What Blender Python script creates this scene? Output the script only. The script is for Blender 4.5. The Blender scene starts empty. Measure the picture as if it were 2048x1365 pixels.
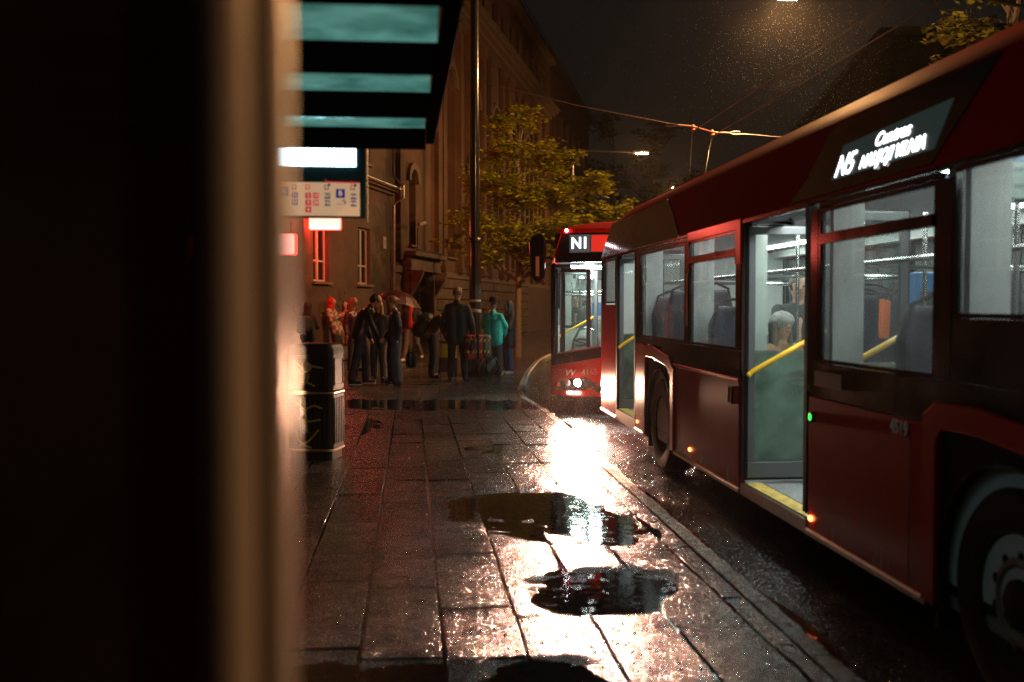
import bpy, bmesh, math, random
from mathutils import Vector, Matrix, noise
R = math.radians
random.seed(7)
sc = bpy.context.scene
col = sc.collection
# ------------------------------------------------------------ camera
cam_d = bpy.data.cameras.new('camera')
cam = bpy.data.objects.new('camera', cam_d); col.objects.link(cam)
cam.location = (0, 0, 1.68)
cam.rotation_euler = (R(88.0), 0, R(-4.79))
cam_d.sensor_width = 36; cam_d.lens = 35.0
cam_d.clip_start = 0.05; cam_d.clip_end = 1500
cam_d.dof.use_dof = True; cam_d.dof.focus_distance = 14.0; cam_d.dof.aperture_fstop = 1.6
cam_d.dof.aperture_blades = 0
sc.camera = cam
# ------------------------------------------------------------ world: overcast night sky over a town
w = bpy.data.worlds.new('World'); sc.world = w; w.use_nodes = True
nt = w.node_tree; bg = nt.nodes['Background']
tc = nt.nodes.new('ShaderNodeTexCoord'); nz = nt.nodes.new('ShaderNodeTexNoise')
nz.inputs['Scale'].default_value = 2.2; nz.inputs['Detail'].default_value = 5
rp = nt.nodes.new('ShaderNodeValToRGB')
rp.color_ramp.elements[0].position = .3; rp.color_ramp.elements[0].color = (.0078, .0068, .0060, 1)
rp.color_ramp.elements[1].position = .75; rp.color_ramp.elements[1].color = (.0150, .0125, .0105, 1)
nt.links.new(tc.outputs['Generated'], nz.inputs['Vector']); nt.links.new(nz.outputs['Fac'], rp.inputs['Fac'])
nt.links.new(rp.outputs['Color'], bg.inputs['Color']); bg.inputs['Strength'].default_value = .62
# ------------------------------------------------------------ view and render
sc.view_settings.view_transform = 'Standard'; sc.view_settings.look = 'None'
sc.view_settings.exposure = 0; sc.view_settings.gamma = 1; sc.view_settings.use_curve_mapping = False
sc.render.engine = 'CYCLES'
sc.cycles.use_denoising = True; sc.cycles.denoiser = 'OPENIMAGEDENOISE'; sc.cycles.denoising_prefilter = 'NONE'; sc.cycles.denoising_input_passes = 'RGB_ALBEDO_NORMAL'
sc.cycles.max_bounces = 9; sc.cycles.transparent_max_bounces = 24
sc.cycles.diffuse_bounces = 3; sc.cycles.glossy_bounces = 4; sc.cycles.transmission_bounces = 4
sc.cycles.sample_clamp_indirect = 4.0; sc.cycles.caustics_reflective = False; sc.cycles.caustics_refractive = False
sc.cycles.volume_bounces = 0; sc.cycles.volume_step_rate = 4
PAV = .15      # pavement level; the road is z = 0

# ------------------------------------------------------------ material helper
MATS = {}
def mat(name, c, rough=.5, metal=0., var=.0, vs=3., bump=0., bs=40., emit=None, es=0., coat=0., crough=.1, rvar=0., spec=.5, grain=0., gs=300., spray=0.):
    if name in MATS: return MATS[name]
    m = bpy.data.materials.new(name); MATS[name] = m; m.use_nodes = True
    n = m.node_tree.nodes; l = m.node_tree.links; p = n['Principled BSDF']
    p.inputs['Base Color'].default_value = (*c, 1); p.inputs['Roughness'].default_value = rough
    p.inputs['Metallic'].default_value = metal; p.inputs['Specular IOR Level'].default_value = spec
    p.inputs['Coat Weight'].default_value = coat; p.inputs['Coat Roughness'].default_value = crough
    g = n.new('ShaderNodeNewGeometry')
    if var > 0 or rvar > 0:
        z = n.new('ShaderNodeTexNoise'); z.inputs['Scale'].default_value = vs; z.inputs['Detail'].default_value = 6
        z.inputs['Roughness'].default_value = .65
        l.new(g.outputs['Position'], z.inputs['Vector'])
        if var > 0:
            r = n.new('ShaderNodeMapRange'); r.inputs['From Min'].default_value = .3; r.inputs['From Max'].default_value = .7
            r.inputs['To Min'].default_value = 1 - var; r.inputs['To Max'].default_value = 1 + var
            l.new(z.outputs['Fac'], r.inputs['Value'])
            x = n.new('ShaderNodeVectorMath'); x.operation = 'SCALE'; x.inputs[0].default_value = c
            l.new(r.outputs['Result'], x.inputs['Scale']); l.new(x.outputs['Vector'], p.inputs['Base Color'])
        if rvar > 0:
            r = n.new('ShaderNodeMapRange'); r.inputs['From Min'].default_value = .3; r.inputs['From Max'].default_value = .7
            r.inputs['To Min'].default_value = max(.02, rough - rvar); r.inputs['To Max'].default_value = min(1, rough + rvar)
            l.new(z.outputs['Fac'], r.inputs['Value']); l.new(r.outputs['Result'], p.inputs['Roughness'])
    if bump > 0:
        z2 = n.new('ShaderNodeTexNoise'); z2.inputs['Scale'].default_value = bs; z2.inputs['Detail'].default_value = 4
        l.new(g.outputs['Position'], z2.inputs['Vector'])
        b = n.new('ShaderNodeBump'); b.inputs['Strength'].default_value = 1; b.inputs['Distance'].default_value = bump
        l.new(z2.outputs['Fac'], b.inputs['Height']); l.new(b.outputs['Normal'], p.inputs['Normal'])
        if coat: l.new(b.outputs['Normal'], p.inputs['Coat Normal'])
    if grain > 0:
        # crystalline grain of a wet rough surface: every facet keeps its own tilt
        za = n.new('ShaderNodeTexNoise'); za.inputs['Scale'].default_value = gs; za.inputs['Detail'].default_value = 2; l.new(g.outputs['Position'], za.inputs['Vector'])
        s1 = n.new('ShaderNodeVectorMath'); s1.operation = 'SUBTRACT'; s1.inputs[1].default_value = (.5, .5, .5); l.new(za.outputs['Color'], s1.inputs[0])
        s2 = n.new('ShaderNodeVectorMath'); s2.operation = 'SCALE'; s2.inputs['Scale'].default_value = grain; l.new(s1.outputs[0], s2.inputs[0])
        s3 = n.new('ShaderNodeVectorMath'); s3.operation = 'ADD'; l.new(s2.outputs[0], s3.inputs[0])
        if bump > 0: l.new(b.outputs['Normal'], s3.inputs[1])
        else: l.new(g.outputs['Normal'], s3.inputs[1])
        s4 = n.new('ShaderNodeVectorMath'); s4.operation = 'NORMALIZE'; l.new(s3.outputs[0], s4.inputs[0]); l.new(s4.outputs[0], p.inputs['Normal'])
    if spray > 0:
        # road dirt thrown up by the wheels: thick at the skirt, streaky, thinning upwards
        sx_ = n.new('ShaderNodeSeparateXYZ'); l.new(g.outputs['Position'], sx_.inputs[0])
        hz_ = n.new('ShaderNodeMapRange'); hz_.inputs['From Min'].default_value = .25; hz_.inputs['From Max'].default_value = 1.15; hz_.inputs['To Min'].default_value = spray; hz_.inputs['To Max'].default_value = .0
        l.new(sx_.outputs['Z'], hz_.inputs['Value'])
        mp = n.new('ShaderNodeMapping'); mp.inputs['Scale'].default_value = (9, 9, 2.2); l.new(g.outputs['Position'], mp.inputs['Vector'])
        zs = n.new('ShaderNodeTexNoise'); zs.inputs['Scale'].default_value = 1.6; zs.inputs['Detail'].default_value = 7; zs.inputs['Roughness'].default_value = .7; l.new(mp.outputs[0], zs.inputs['Vector'])
        zm = n.new('ShaderNodeMapRange'); zm.inputs['From Min'].default_value = .32; zm.inputs['From Max'].default_value = .68; l.new(zs.outputs['Fac'], zm.inputs['Value'])
        ml = n.new('ShaderNodeMath'); ml.operation = 'MULTIPLY'; l.new(hz_.outputs[0], ml.inputs[0]); l.new(zm.outputs[0], ml.inputs[1])
        mx = n.new('ShaderNodeMix'); mx.data_type = 'RGBA'; l.new(ml.outputs[0], mx.inputs['Factor']); mx.inputs['A'].default_value = (*c, 1); mx.inputs['B'].default_value = (.085, .055, .040, 1)
        l.new(mx.outputs['Result'], p.inputs['Base Color'])
        ra = n.new('ShaderNodeMath'); ra.operation = 'MULTIPLY_ADD'; ra.inputs[1].default_value = .35; ra.inputs[2].default_value = rough; l.new(ml.outputs[0], ra.inputs[0]); l.new(ra.outputs[0], p.inputs['Roughness'])
    if emit:
        p.inputs['Emission Color'].default_value = (*emit, 1); p.inputs['Emission Strength'].default_value = es
    return m
def glass(name, tint=(.8, .8, .8), dirt=.05, dirtcol=(.5, .5, .5), rough=.02, drops=0.):
    if name in MATS: return MATS[name]
    m = bpy.data.materials.new(name); MATS[name] = m; m.use_nodes = True
    n = m.node_tree.nodes; l = m.node_tree.links; n.remove(n['Principled BSDF']); out = n['Material Output']
    t = n.new('ShaderNodeBsdfTransparent'); t.inputs['Color'].default_value = (*tint, 1)
    g = n.new('ShaderNodeBsdfGlossy'); g.inputs['Roughness'].default_value = rough
    d = n.new('ShaderNodeBsdfDiffuse'); d.inputs['Color'].default_value = (*dirtcol, 1)
    tr = n.new('ShaderNodeBsdfTranslucent'); tr.inputs['Color'].default_value = (*dirtcol, 1)
    ad = n.new('ShaderNodeMixShader'); ad.inputs['Fac'].default_value = .5
    l.new(d.outputs[0], ad.inputs[1]); l.new(tr.outputs[0], ad.inputs[2])
    lw = n.new('ShaderNodeLayerWeight'); lw.inputs['Blend'].default_value = .5
    pw_ = n.new('ShaderNodeMath'); pw_.operation = 'POWER'; pw_.inputs[1].default_value = 4.5; l.new(lw.outputs['Facing'], pw_.inputs[0])
    f = n.new('ShaderNodeMath'); f.operation = 'MULTIPLY_ADD'; f.inputs[1].default_value = .45; f.inputs[2].default_value = .025; l.new(pw_.outputs[0], f.inputs[0])
    a = n.new('ShaderNodeMixShader'); b = n.new('ShaderNodeMixShader')
    geo = n.new('ShaderNodeNewGeometry'); z = n.new('ShaderNodeTexNoise'); z.inputs['Scale'].default_value = 5; z.inputs['Detail'].default_value = 6
    l.new(geo.outputs['Position'], z.inputs['Vector'])
    mr = n.new('ShaderNodeMapRange'); mr.inputs['From Min'].default_value = .3; mr.inputs['From Max'].default_value = .75
    mr.inputs['To Min'].default_value = dirt * .5; mr.inputs['To Max'].default_value = dirt * 1.7
    l.new(z.outputs['Fac'], mr.inputs['Value'])
    fac = mr.outputs['Result']
    if drops > 0:       # beads of rain water on the pane
        v = n.new('ShaderNodeTexVoronoi'); v.inputs['Scale'].default_value = 55; v.inputs['Randomness'].default_value = 1
        l.new(geo.outputs['Position'], v.inputs['Vector'])
        lt = n.new('ShaderNodeMath'); lt.operation = 'LESS_THAN'; lt.inputs[1].default_value = .22
        l.new(v.outputs['Distance'], lt.inputs[0])
        mu = n.new('ShaderNodeMath'); mu.operation = 'MULTIPLY_ADD'; mu.inputs[1].default_value = drops
        l.new(lt.outputs[0], mu.inputs[0]); l.new(fac, mu.inputs[2]); fac = mu.outputs[0]
    l.new(fac, a.inputs['Fac']); l.new(t.outputs[0], a.inputs[1]); l.new(ad.outputs[0], a.inputs[2])
    l.new(f.outputs[0], b.inputs['Fac']); l.new(a.outputs[0], b.inputs[1]); l.new(g.outputs[0], b.inputs[2])
    l.new(b.outputs[0], out.inputs['Surface'])
    return m
def emat(name, c, s): return mat(name, (0, 0, 0), .5, emit=c, es=s)

# ------------------------------------------------------------ mesh builder
class MB:
    def __init__(s): s.v = []; s.f = []
    def add(s, vs, fs):
        o = len(s.v); s.v += [tuple(x) for x in vs]; s.f += [tuple(i + o for i in f) for f in fs]; return s
    def box(s, x0, y0, z0, x1, y1, z1, M=None):
        vs = [(x, y, z) for x in (x0, x1) for y in (y0, y1) for z in (z0, z1)]
        if M: vs = [M @ Vector(v) for v in vs]
        return s.add(vs, [(0, 1, 3, 2), (4, 6, 7, 5), (0, 4, 5, 1), (2, 3, 7, 6), (0, 2, 6, 4), (1, 5, 7, 3)])
    def prism(s, pts, axis, a0, a1):
        # pts in the plane normal to axis: x -> (y,z), y -> (x,z), z -> (x,y)
        def mk(p, a):
            return {'x': (a, p[0], p[1]), 'y': (p[0], a, p[1]), 'z': (p[0], p[1], a)}[axis]
        n = len(pts)
        return s.add([mk(p, a0) for p in pts] + [mk(p, a1) for p in pts],
                     [tuple(range(n))[::-1], tuple(range(n, 2 * n))] + [(i, (i + 1) % n, n + (i + 1) % n, n + i) for i in range(n)])
    def frame(s, axis, u0, v0, u1, v1, t, a0, a1, tb=None, tt=None):
        # rectangular frame, bars butted end to end
        tb = t if tb is None else tb; tt = t if tt is None else tt
        for q in ([(u0, v0), (u1, v0), (u1, v0 + tb), (u0, v0 + tb)], [(u0, v1 - tt), (u1, v1 - tt), (u1, v1), (u0, v1)],
                  [(u0, v0 + tb), (u0 + t, v0 + tb), (u0 + t, v1 - tt), (u0, v1 - tt)], [(u1 - t, v0 + tb), (u1, v0 + tb), (u1, v1 - tt), (u1 - t, v1 - tt)]):
            s.prism(q, axis, a0, a1)
        return s
    def tube(s, pts, r, n=8, cap=True):
        pts = [Vector(p) for p in pts]; rs = r if isinstance(r, (list, tuple)) else [r] * len(pts)
        rings = []; prev = None
        for i, p in enumerate(pts):
            a = pts[max(i - 1, 0)]; b = pts[min(i + 1, len(pts) - 1)]; t = (b - a).normalized()
            if prev is None:
                q = Vector((0, 0, 1)) if abs(t.z) < .9 else Vector((1, 0, 0)); u = t.cross(q).normalized()
            else: u = (prev - t * prev.dot(t)).normalized()
            prev = u; w_ = t.cross(u)
            rings.append([p + (u * math.cos(2 * math.pi * k / n) + w_ * math.sin(2 * math.pi * k / n)) * rs[i] for k in range(n)])
        vs = [v for g in rings for v in g]; fs = []
        for i in range(len(rings) - 1):
            for k in range(n): fs.append((i * n + k, i * n + (k + 1) % n, (i + 1) * n + (k + 1) % n, (i + 1) * n + k))
        if cap: fs += [tuple(range(n))[::-1], tuple(range(len(vs) - n, len(vs)))]
        return s.add(vs, fs)
    def cyl(s, p0, p1, r0, r1=None, n=16): return s.tube([p0, p1], [r0, r0 if r1 is None else r1], n)
    def lathe(s, prof, c, axis='z', n=24, cap=True):
        # prof: (radius, height) pairs
        vs = []; fs = []
        for r, h in prof:
            for k in range(n):
                a = 2 * math.pi * k / n; x, y = r * math.cos(a), r * math.sin(a)
                vs.append({'z': (c[0] + x, c[1] + y, c[2] + h), 'x': (c[0] + h, c[1] + x, c[2] + y), 'y': (c[0] + x, c[1] + h, c[2] + y)}[axis])
        for i in range(len(prof) - 1):
            for k in range(n): fs.append((i * n + k, i * n + (k + 1) % n, (i + 1) * n + (k + 1) % n, (i + 1) * n + k))
        if cap and prof[0][0] > 0: fs.append(tuple(range(n))[::-1])
        if cap and prof[-1][0] > 0: fs.append(tuple(range(len(vs) - n, len(vs))))
        return s.add(vs, fs)
    def ball(s, c, r, n=10, sx=1, sy=1, sz=1):
        m = n // 2; vs = []; fs = []
        for i in range(1, m):
            th = math.pi * i / m
            for k in range(n):
                a = 2 * math.pi * k / n
                vs.append((c[0] + sx * r * math.sin(th) * math.cos(a), c[1] + sy * r * math.sin(th) * math.sin(a), c[2] + sz * r * math.cos(th)))
        vs += [(c[0], c[1], c[2] + sz * r), (c[0], c[1], c[2] - sz * r)]; T = len(vs) - 2
        for i in range(m - 2):
            for k in range(n): fs.append((i * n + k, (i + 1) * n + k, (i + 1) * n + (k + 1) % n, i * n + (k + 1) % n))
        for k in range(n):
            fs.append((T, k, (k + 1) % n)); fs.append((T + 1, (m - 2) * n + (k + 1) % n, (m - 2) * n + k))
        return s.add(vs, fs)
    def mesh(s, name, m=None, fn=None):
        me = bpy.data.meshes.new(name); me.from_pydata([fn(v) for v in s.v] if fn else s.v, [], s.f)
        if m: me.materials.append(m)
        bm = bmesh.new(); bm.from_mesh(me); bmesh.ops.recalc_face_normals(bm, faces=bm.faces); bm.to_mesh(me); bm.free()
        return me
    def build(s, name, m=None, parent=None, smooth=False, fn=None, bevel=0., loc=None, rot=None):
        me = s.mesh(name, m, fn)
        if smooth:
            me.shade_smooth()
        o = link(name, me, parent)
        if smooth:
            md = o.modifiers.new('edges', 'EDGE_SPLIT'); md.split_angle = R(38)
        if bevel:
            md = o.modifiers.new('bevel', 'BEVEL'); md.width = bevel; md.segments = 2; md.limit_method = 'ANGLE'
        if loc: o.location = loc
        if rot: o.rotation_euler = rot
        return o
def link(name, data, parent=None):
    o = bpy.data.objects.new(name, data); col.objects.link(o)
    if parent: o.parent = parent
    return o
def thing(name, label, cat, loc=(0, 0, 0), rz=0, group=None):
    o = link(name, None); o.location = loc; o.rotation_euler = (0, 0, rz); o.empty_display_size = .2
    return tag(o, label, cat, group)
def tag(o, label, cat, group=None):
    o['label'] = label; o['category'] = cat
    if group: o['group'] = group
    return o
def struct(o): o['kind'] = 'structure'; return o
def stuff(o): o['kind'] = 'stuff'; return o
TMP = bpy.data.scenes.new('scratch')
def evaluated(o):
    # evaluate one scratch object on its own, away from the big scene
    TMP.collection.objects.link(o); TMP.view_layers[0].update(); dg = TMP.view_layers[0].depsgraph
    me = bpy.data.meshes.new_from_object(o.evaluated_get(dg)); bpy.data.objects.remove(o); return me
def text(name, body, size, m, parent, loc, rot, depth=.001, align='CENTER', shear=0, sx=1.0, space=1.0, bold=0.):
    cu = bpy.data.curves.new(name, 'FONT'); cu.body = body; cu.size = size; cu.extrude = depth
    cu.align_x = align; cu.align_y = 'CENTER'; cu.shear = shear; cu.space_character = space; cu.resolution_u = 3; cu.offset = bold
    me = evaluated(bpy.data.objects.new('tmp', cu)); me.materials.clear(); me.materials.append(m)
    o = link(name, me, parent); o.location = loc; o.rotation_euler = rot; o.scale = (sx, 1, 1)
    return o
def lamp(name, kind, loc, power, color, radius=.1, parent=None, rot=None, **k):
    d = bpy.data.lights.new(name, kind); d.energy = power; d.color = color
    if kind in ('POINT', 'SPOT'): d.shadow_soft_size = radius
    for a, b in k.items(): setattr(d, a, b)
    o = link(name, d, parent); o.location = loc
    if rot: o.rotation_euler = rot
    return o
def aim(o, to):
    o.rotation_euler = (Vector(to) - o.location).to_track_quat('-Z', 'Y').to_euler()
SODIUM = (1.0, .49, .18)
# ============================================================ the ground
def kerb_x(Y):
    P_ = [(-8, 1.79), (14.2, 1.79), (15.4, 1.74), (16.8, 1.66), (18, 1.72), (19.6, 1.92), (23, 2.35), (28, 3.12), (31, 3.78), (45, 7.4), (60, 11.3), (100, 22), (160, 38)]
    for (a, xa), (b, xb) in zip(P_, P_[1:]):
        if Y <= b: return xa + (xb - xa) * (Y - a) / (b - a)
    return P_[-1][1]
M_asphalt = mat('wet asphalt', (.030, .029, .028), .14, var=.35, vs=2.5, bump=.009, bs=45, rvar=.06, grain=2.8, gs=60)
M_slab = []
for i, c in enumerate([(.062, .047, .038), (.046, .036, .030), (.078, .060, .048)]):
    M_slab.append(mat('wet paving stone %d' % i, c, .20, var=.45, vs=6, bump=.0006, bs=150, rvar=.06, spec=.72, grain=2.7, gs=105))
M_kerb = mat('worn kerb stone', (.19, .165, .135), .2, var=.35, vs=14, bump=.002, bs=90, rvar=.08, grain=2.6, gs=105)
M_kerb2 = mat('brightened pale kerb', (.34, .30, .24), .4, var=.2, vs=8, bump=.003, bs=50)  # pale stone, brightened further to carry the light falling on it
M_pavfar = mat('wet pavement', (.055, .046, .038), .2, var=.35, vs=1.2, bump=.003, bs=50, rvar=.1, grain=1.5, gs=40)
M_base = mat('joint grit', (.03, .027, .024), .7, bump=.004, bs=60)
# road: one sheet to the horizon
g = MB(); g.add([(-600, -600, 0), (600, -600, 0), (600, 900, 0), (-600, 900, 0)], [(0, 1, 2, 3)])
struct(g.build('road', M_asphalt))
# pavement body: left of the kerb, top just under the slabs; a plain wet surface further off
ys = [-8, 0, 8, 14.2, 15.4, 16.8, 18, 19.6]
NEARY = 19.6
g = MB()
vs = []; 
for y in ys: vs += [(-40, y, PAV - .045), (kerb_x(y) - .125, y, PAV - .045)]
g.add(vs, [(2 * i, 2 * i + 1, 2 * i + 3, 2 * i + 2) for i in range(len(ys) - 1)])
pavement = struct(g.build('pavement', M_base))
g = MB(); ys2 = [19.6, 23, 28, 31, 38, 45, 60, 80, 100, 160]; vs = []
for y in ys2: vs += [(-60, y, PAV), (kerb_x(y) - .125, y, PAV)]
for y in ys2: vs += [(-60, y, -.1), (kerb_x(y) - .125, y, -.1)]
n2 = len(ys2) * 2
fs = [(2 * i, 2 * i + 1, 2 * i + 3, 2 * i + 2) for i in range(len(ys2) - 1)]
fs += [(2 * i + 1, n2 + 2 * i + 1, n2 + 2 * i + 3, 2 * i + 3) for i in range(len(ys2) - 1)] + [(0, n2, n2 + 1, 1)]
g.add(vs, fs); pfar = struct(g.build('far_pavement', M_pavfar))
# left of the slabs
g = MB(); g.box(-40, -8, PAV - .05, -3.3, 19.6, PAV - .001); struct(g.build('side_pavement', M_pavfar))
# far slab joints in the people's area (thin recessed-looking strips: real slabs laid on the pavement sheet)
# basins where water stands: (x, y, rx, ry, depth)
BAS = [(.80, 7.35, .55, .78, .019), (1.25, 6.75, .28, .42, .014), (.42, 7.75, .30, .25, .012), (.90, 5.2, .33, .36, .017), (1.15, 5.4, .22, .22, .013),
       (.3, 15.6, 1.35, .8, .019), (-1.4, 15.9, .9, .7, .016), (1.2, 15.3, .6, .5, .014), (-1.25, 5.2, .55, .8, .012),
       (-.45, 3.9, .6, .35, .012), (.35, 3.9, .4, .3, .013), (-1.6, 7.9, .3, 1.5, .010), (.52, 10.6, .26, .42, .011), (-1.1, 12.6, .4, .8, .011), (-.62, 9.0, .16, .5, .007)]
def basin(x, y):
    h = 0
    for bx, by, rx, ry, d in BAS:
        q = ((x - bx) / rx) ** 2 + ((y - by) / ry) ** 2
        if q < 1.9: h += d * max(0, 1 - (q / 1.9) ** 1.6)
    if h > 0: h *= 1 + .55 * noise.noise((x * 3.3, y * 2.6, 5.0)); h += .0026 * noise.noise((x * 8, y * 7, 2.0)) + .0022 * noise.noise((x * 23, y * 17, 7.0))
    return max(0, min(h * .82, .0175))
ROWS = [(-3.28 + .371 * i) for i in range(0, 14)]     # left edges of the rows of slabs
XR = 1.665
def rowx(i, y):      # the rows run one degree off the kerb
    x = ROWS[i] if i < len(ROWS) else XR
    return min(x - .0175 * (y - 4.6), kerb_x(y) - .135)
rs = random.Random(3)
count = 0
for i in range(len(ROWS)):
    y = 2.6 + rs.random() * .7
    while y < 19.3:
        L = rs.choice([.55, .74, .74, .95, 1.1]) * (1.15 if i < 7 else 1)
        y1 = min(y + L, 19.58); gap = .0065 + rs.random() * .005
        if y1 - y < .12: break
        def xa(t): return rowx(i, t) + gap
        def xb(t): return (rowx(i + 1, t) if i + 1 < len(ROWS) else kerb_x(t) - .133) - gap
        if i < 3 and y1 < 8: y = y1; continue
        nx, ny = ((8, 14) if basin((xa(y) + xb(y)) / 2, (y + y1) / 2) > .001 else (4, 6)) if y < 9 else (2, 3)
        tx, ty, dz = rs.uniform(-.0038, .0038), rs.uniform(-.0028, .0028), rs.uniform(-.0024, .0020)
        sunk = rs.random() < .1
        if basin((xa(y) + xb(y)) / 2, (y + y1) / 2) > .006: tx, ty, dz = tx * 1.3, ty, rs.uniform(-.003, .0026)
        gg = MB(); top = []
        for a in range(nx + 1):
            for b in range(ny + 1):
                yy = y + gap + (y1 - y - 2 * gap) * b / ny; l_, r_ = xa(yy), xb(yy)
                xx = l_ + (r_ - l_) * a / nx
                if 0 < b < ny and (a == 0 or a == nx): xx += rs.uniform(-.0018, .0018)
                zz = PAV + dz + tx * (2 * a / nx - 1) + ty * (2 * b / ny - 1) - basin(xx, yy) - (.004 if sunk else 0)
                zz += .0012 * noise.noise((xx * 9, yy * 9, 1.7))
                top.append((xx, yy, zz))
        m_ = (nx + 1) * (ny + 1)
        fs = [(a * (ny + 1) + b, (a + 1) * (ny + 1) + b, (a + 1) * (ny + 1) + b + 1, a * (ny + 1) + b + 1) for a in range(nx) for b in range(ny)]
        ring = [a * (ny + 1) for a in range(nx + 1)] + [nx * (ny + 1) + b for b in range(1, ny + 1)] + [a * (ny + 1) + ny for a in range(nx - 1, -1, -1)] + [b for b in range(ny - 1, 0, -1)]
        low = [(top[k][0], top[k][1], PAV - .04) for k in ring]
        fs += [(ring[k], ring[(k + 1) % len(ring)], m_ + (k + 1) % len(ring), m_ + k) for k in range(len(ring))]
        gg.add(top + low, fs); gg.build('slab', rs.choice(M_slab), pavement, bevel=.0025 if y < 9 else 0)
        count += 1; y = y1
# kerb stones, worn and chipped on the road side
y = 1.2; rk = random.Random(11)
while y < 60:
    L = (1.0 if y < 20 else 2.0); y1 = y + L
    gg = MB(); n_ = 10 if y < 14 else 3; vs = []
    chip = rk.random() * .022
    for b in range(n_ + 1):
        yy = y + .004 + (L - .008) * b / n_; k = kerb_x(yy)
        e = rk.uniform(0, .010) + chip * max(0, noise.noise((yy * 2.6, 4.1, 0)) + .25)
        if b in (0, n_): e += rk.uniform(0, .022)
        t = rk.uniform(-.003, .003) if y < 20 else 0
        vs += [(k - .125, yy, -.1), (k - .125, yy, PAV + t), (k - .018 - e, yy, PAV + t), (k - e * .35, yy, PAV - .018 - e * .5), (k + .006, yy, -.1)]
    fs = []
    for b in range(n_):
        for q in range(4): fs.append((5 * b + q, 5 * b + q + 1, 5 * b + q + 6, 5 * b + q + 5))
    fs += [(0, 1, 2, 3, 4), tuple(5 * n_ + q for q in (4, 3, 2, 1, 0))]
    gg.add(vs, fs); gg.build('kerb_stone', M_kerb if y < 17.5 else M_kerb2, pavement if y < 19.5 else pfar)
    y = y1
# standing water: one level sheet just under the tops of the slabs; it shows in the joints and wherever slabs have sunk
def water_mat():
    m = bpy.data.materials.new('rain water'); m.use_nodes = True
    n = m.node_tree.nodes; l = m.node_tree.links; p = n['Principled BSDF']
    p.inputs['Base Color'].default_value = (.010, .009, .008, 1); p.inputs['Roughness'].default_value = .03; p.inputs['IOR'].default_value = 1.33
    p.inputs['Specular IOR Level'].default_value = .75
    g_ = n.new('ShaderNodeNewGeometry')
    z = n.new('ShaderNodeTexNoise'); z.inputs['Scale'].default_value = 14; z.inputs['Detail'].default_value = 3
    v = n.new('ShaderNodeTexVoronoi'); v.inputs['Scale'].default_value = 10
    wv = n.new('ShaderNodeMath'); wv.operation = 'SINE'; sc_ = n.new('ShaderNodeMath'); sc_.operation = 'MULTIPLY'; sc_.inputs[1].default_value = 42
    mr = n.new('ShaderNodeMapRange'); mr.inputs['From Min'].default_value = .0; mr.inputs['From Max'].default_value = .45; mr.inputs['To Min'].default_value = 1; mr.inputs['To Max'].default_value = 0
    mm = n.new('ShaderNodeMath'); mm.operation = 'MULTIPLY'; ad = n.new('ShaderNodeMath'); ad.operation = 'MULTIPLY_ADD'; ad.inputs[1].default_value = .35
    b = n.new('ShaderNodeBump'); b.inputs['Distance'].default_value = .0011
    l.new(g_.outputs['Position'], z.inputs['Vector']); l.new(g_.outputs['Position'], v.inputs['Vector'])
    l.new(v.outputs['Distance'], sc_.inputs[0]); l.new(sc_.outputs[0], wv.inputs[0]); l.new(v.outputs['Distance'], mr.inputs['Value'])
    l.new(wv.outputs[0], mm.inputs[0]); l.new(mr.outputs[0], mm.inputs[1]); l.new(mm.outputs[0], ad.inputs[0]); l.new(z.outputs['Fac'], ad.inputs[2])
    l.new(ad.outputs[0], b.inputs['Height']); l.new(b.outputs['Normal'], p.inputs['Normal'])
    return m
M_water = water_mat()
g = MB(); ysw = [2.2, 14.2, 15.4, 16.8, 18, 19.55]; vs = []
for y in ysw: vs += [(-3.29, y, PAV - .0085), (kerb_x(y) - .126, y, PAV - .0085)]
g.add(vs, [(2 * i, 2 * i + 1, 2 * i + 3, 2 * i + 2) for i in range(len(ysw) - 1)])
struct(g.build('rain_puddles', M_water))
# water in the gutter of the road
g = MB(); vs = []; yy = 2.0; k = 0; rg = random.Random(5)
while yy < 16: 
    wd = .10 + .13 * (noise.noise((yy * .9, 2, 0)) + .4)
    vs += [(kerb_x(yy) + .004, yy, .006), (kerb_x(yy) + .004 + max(.03, wd), yy, .006)]; yy += .25; k += 1
g.add(vs, [(2 * i, 2 * i + 1, 2 * i + 3, 2 * i + 2) for i in range(k - 1)]); struct(g.build('gutter_water', M_water))
# white litter and fallen petals on the pavement
M_lit = mat('wet paper', (.55, .5, .45), .4)
rl = random.Random(9)
g = MB()
for _ in range(60):
    x = rl.uniform(-2.5, 1.6); y = rl.uniform(7, 29); s_ = rl.uniform(.008, .022); a = rl.random() * 6
    if y > 19.6: x = rl.uniform(-3, 2)
    if basin(x, y) > .004 and y < 19.6: continue
    z = PAV + .004; c_, d_ = math.cos(a) * s_, math.sin(a) * s_ * .6
    g.add([(x + c_, y + d_, z), (x - d_, y + c_, z + .004), (x - c_, y - d_, z), (x + d_, y - c_, z + .003)], [(0, 1, 2, 3)])
stuff(g.build('litter', M_lit))
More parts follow.
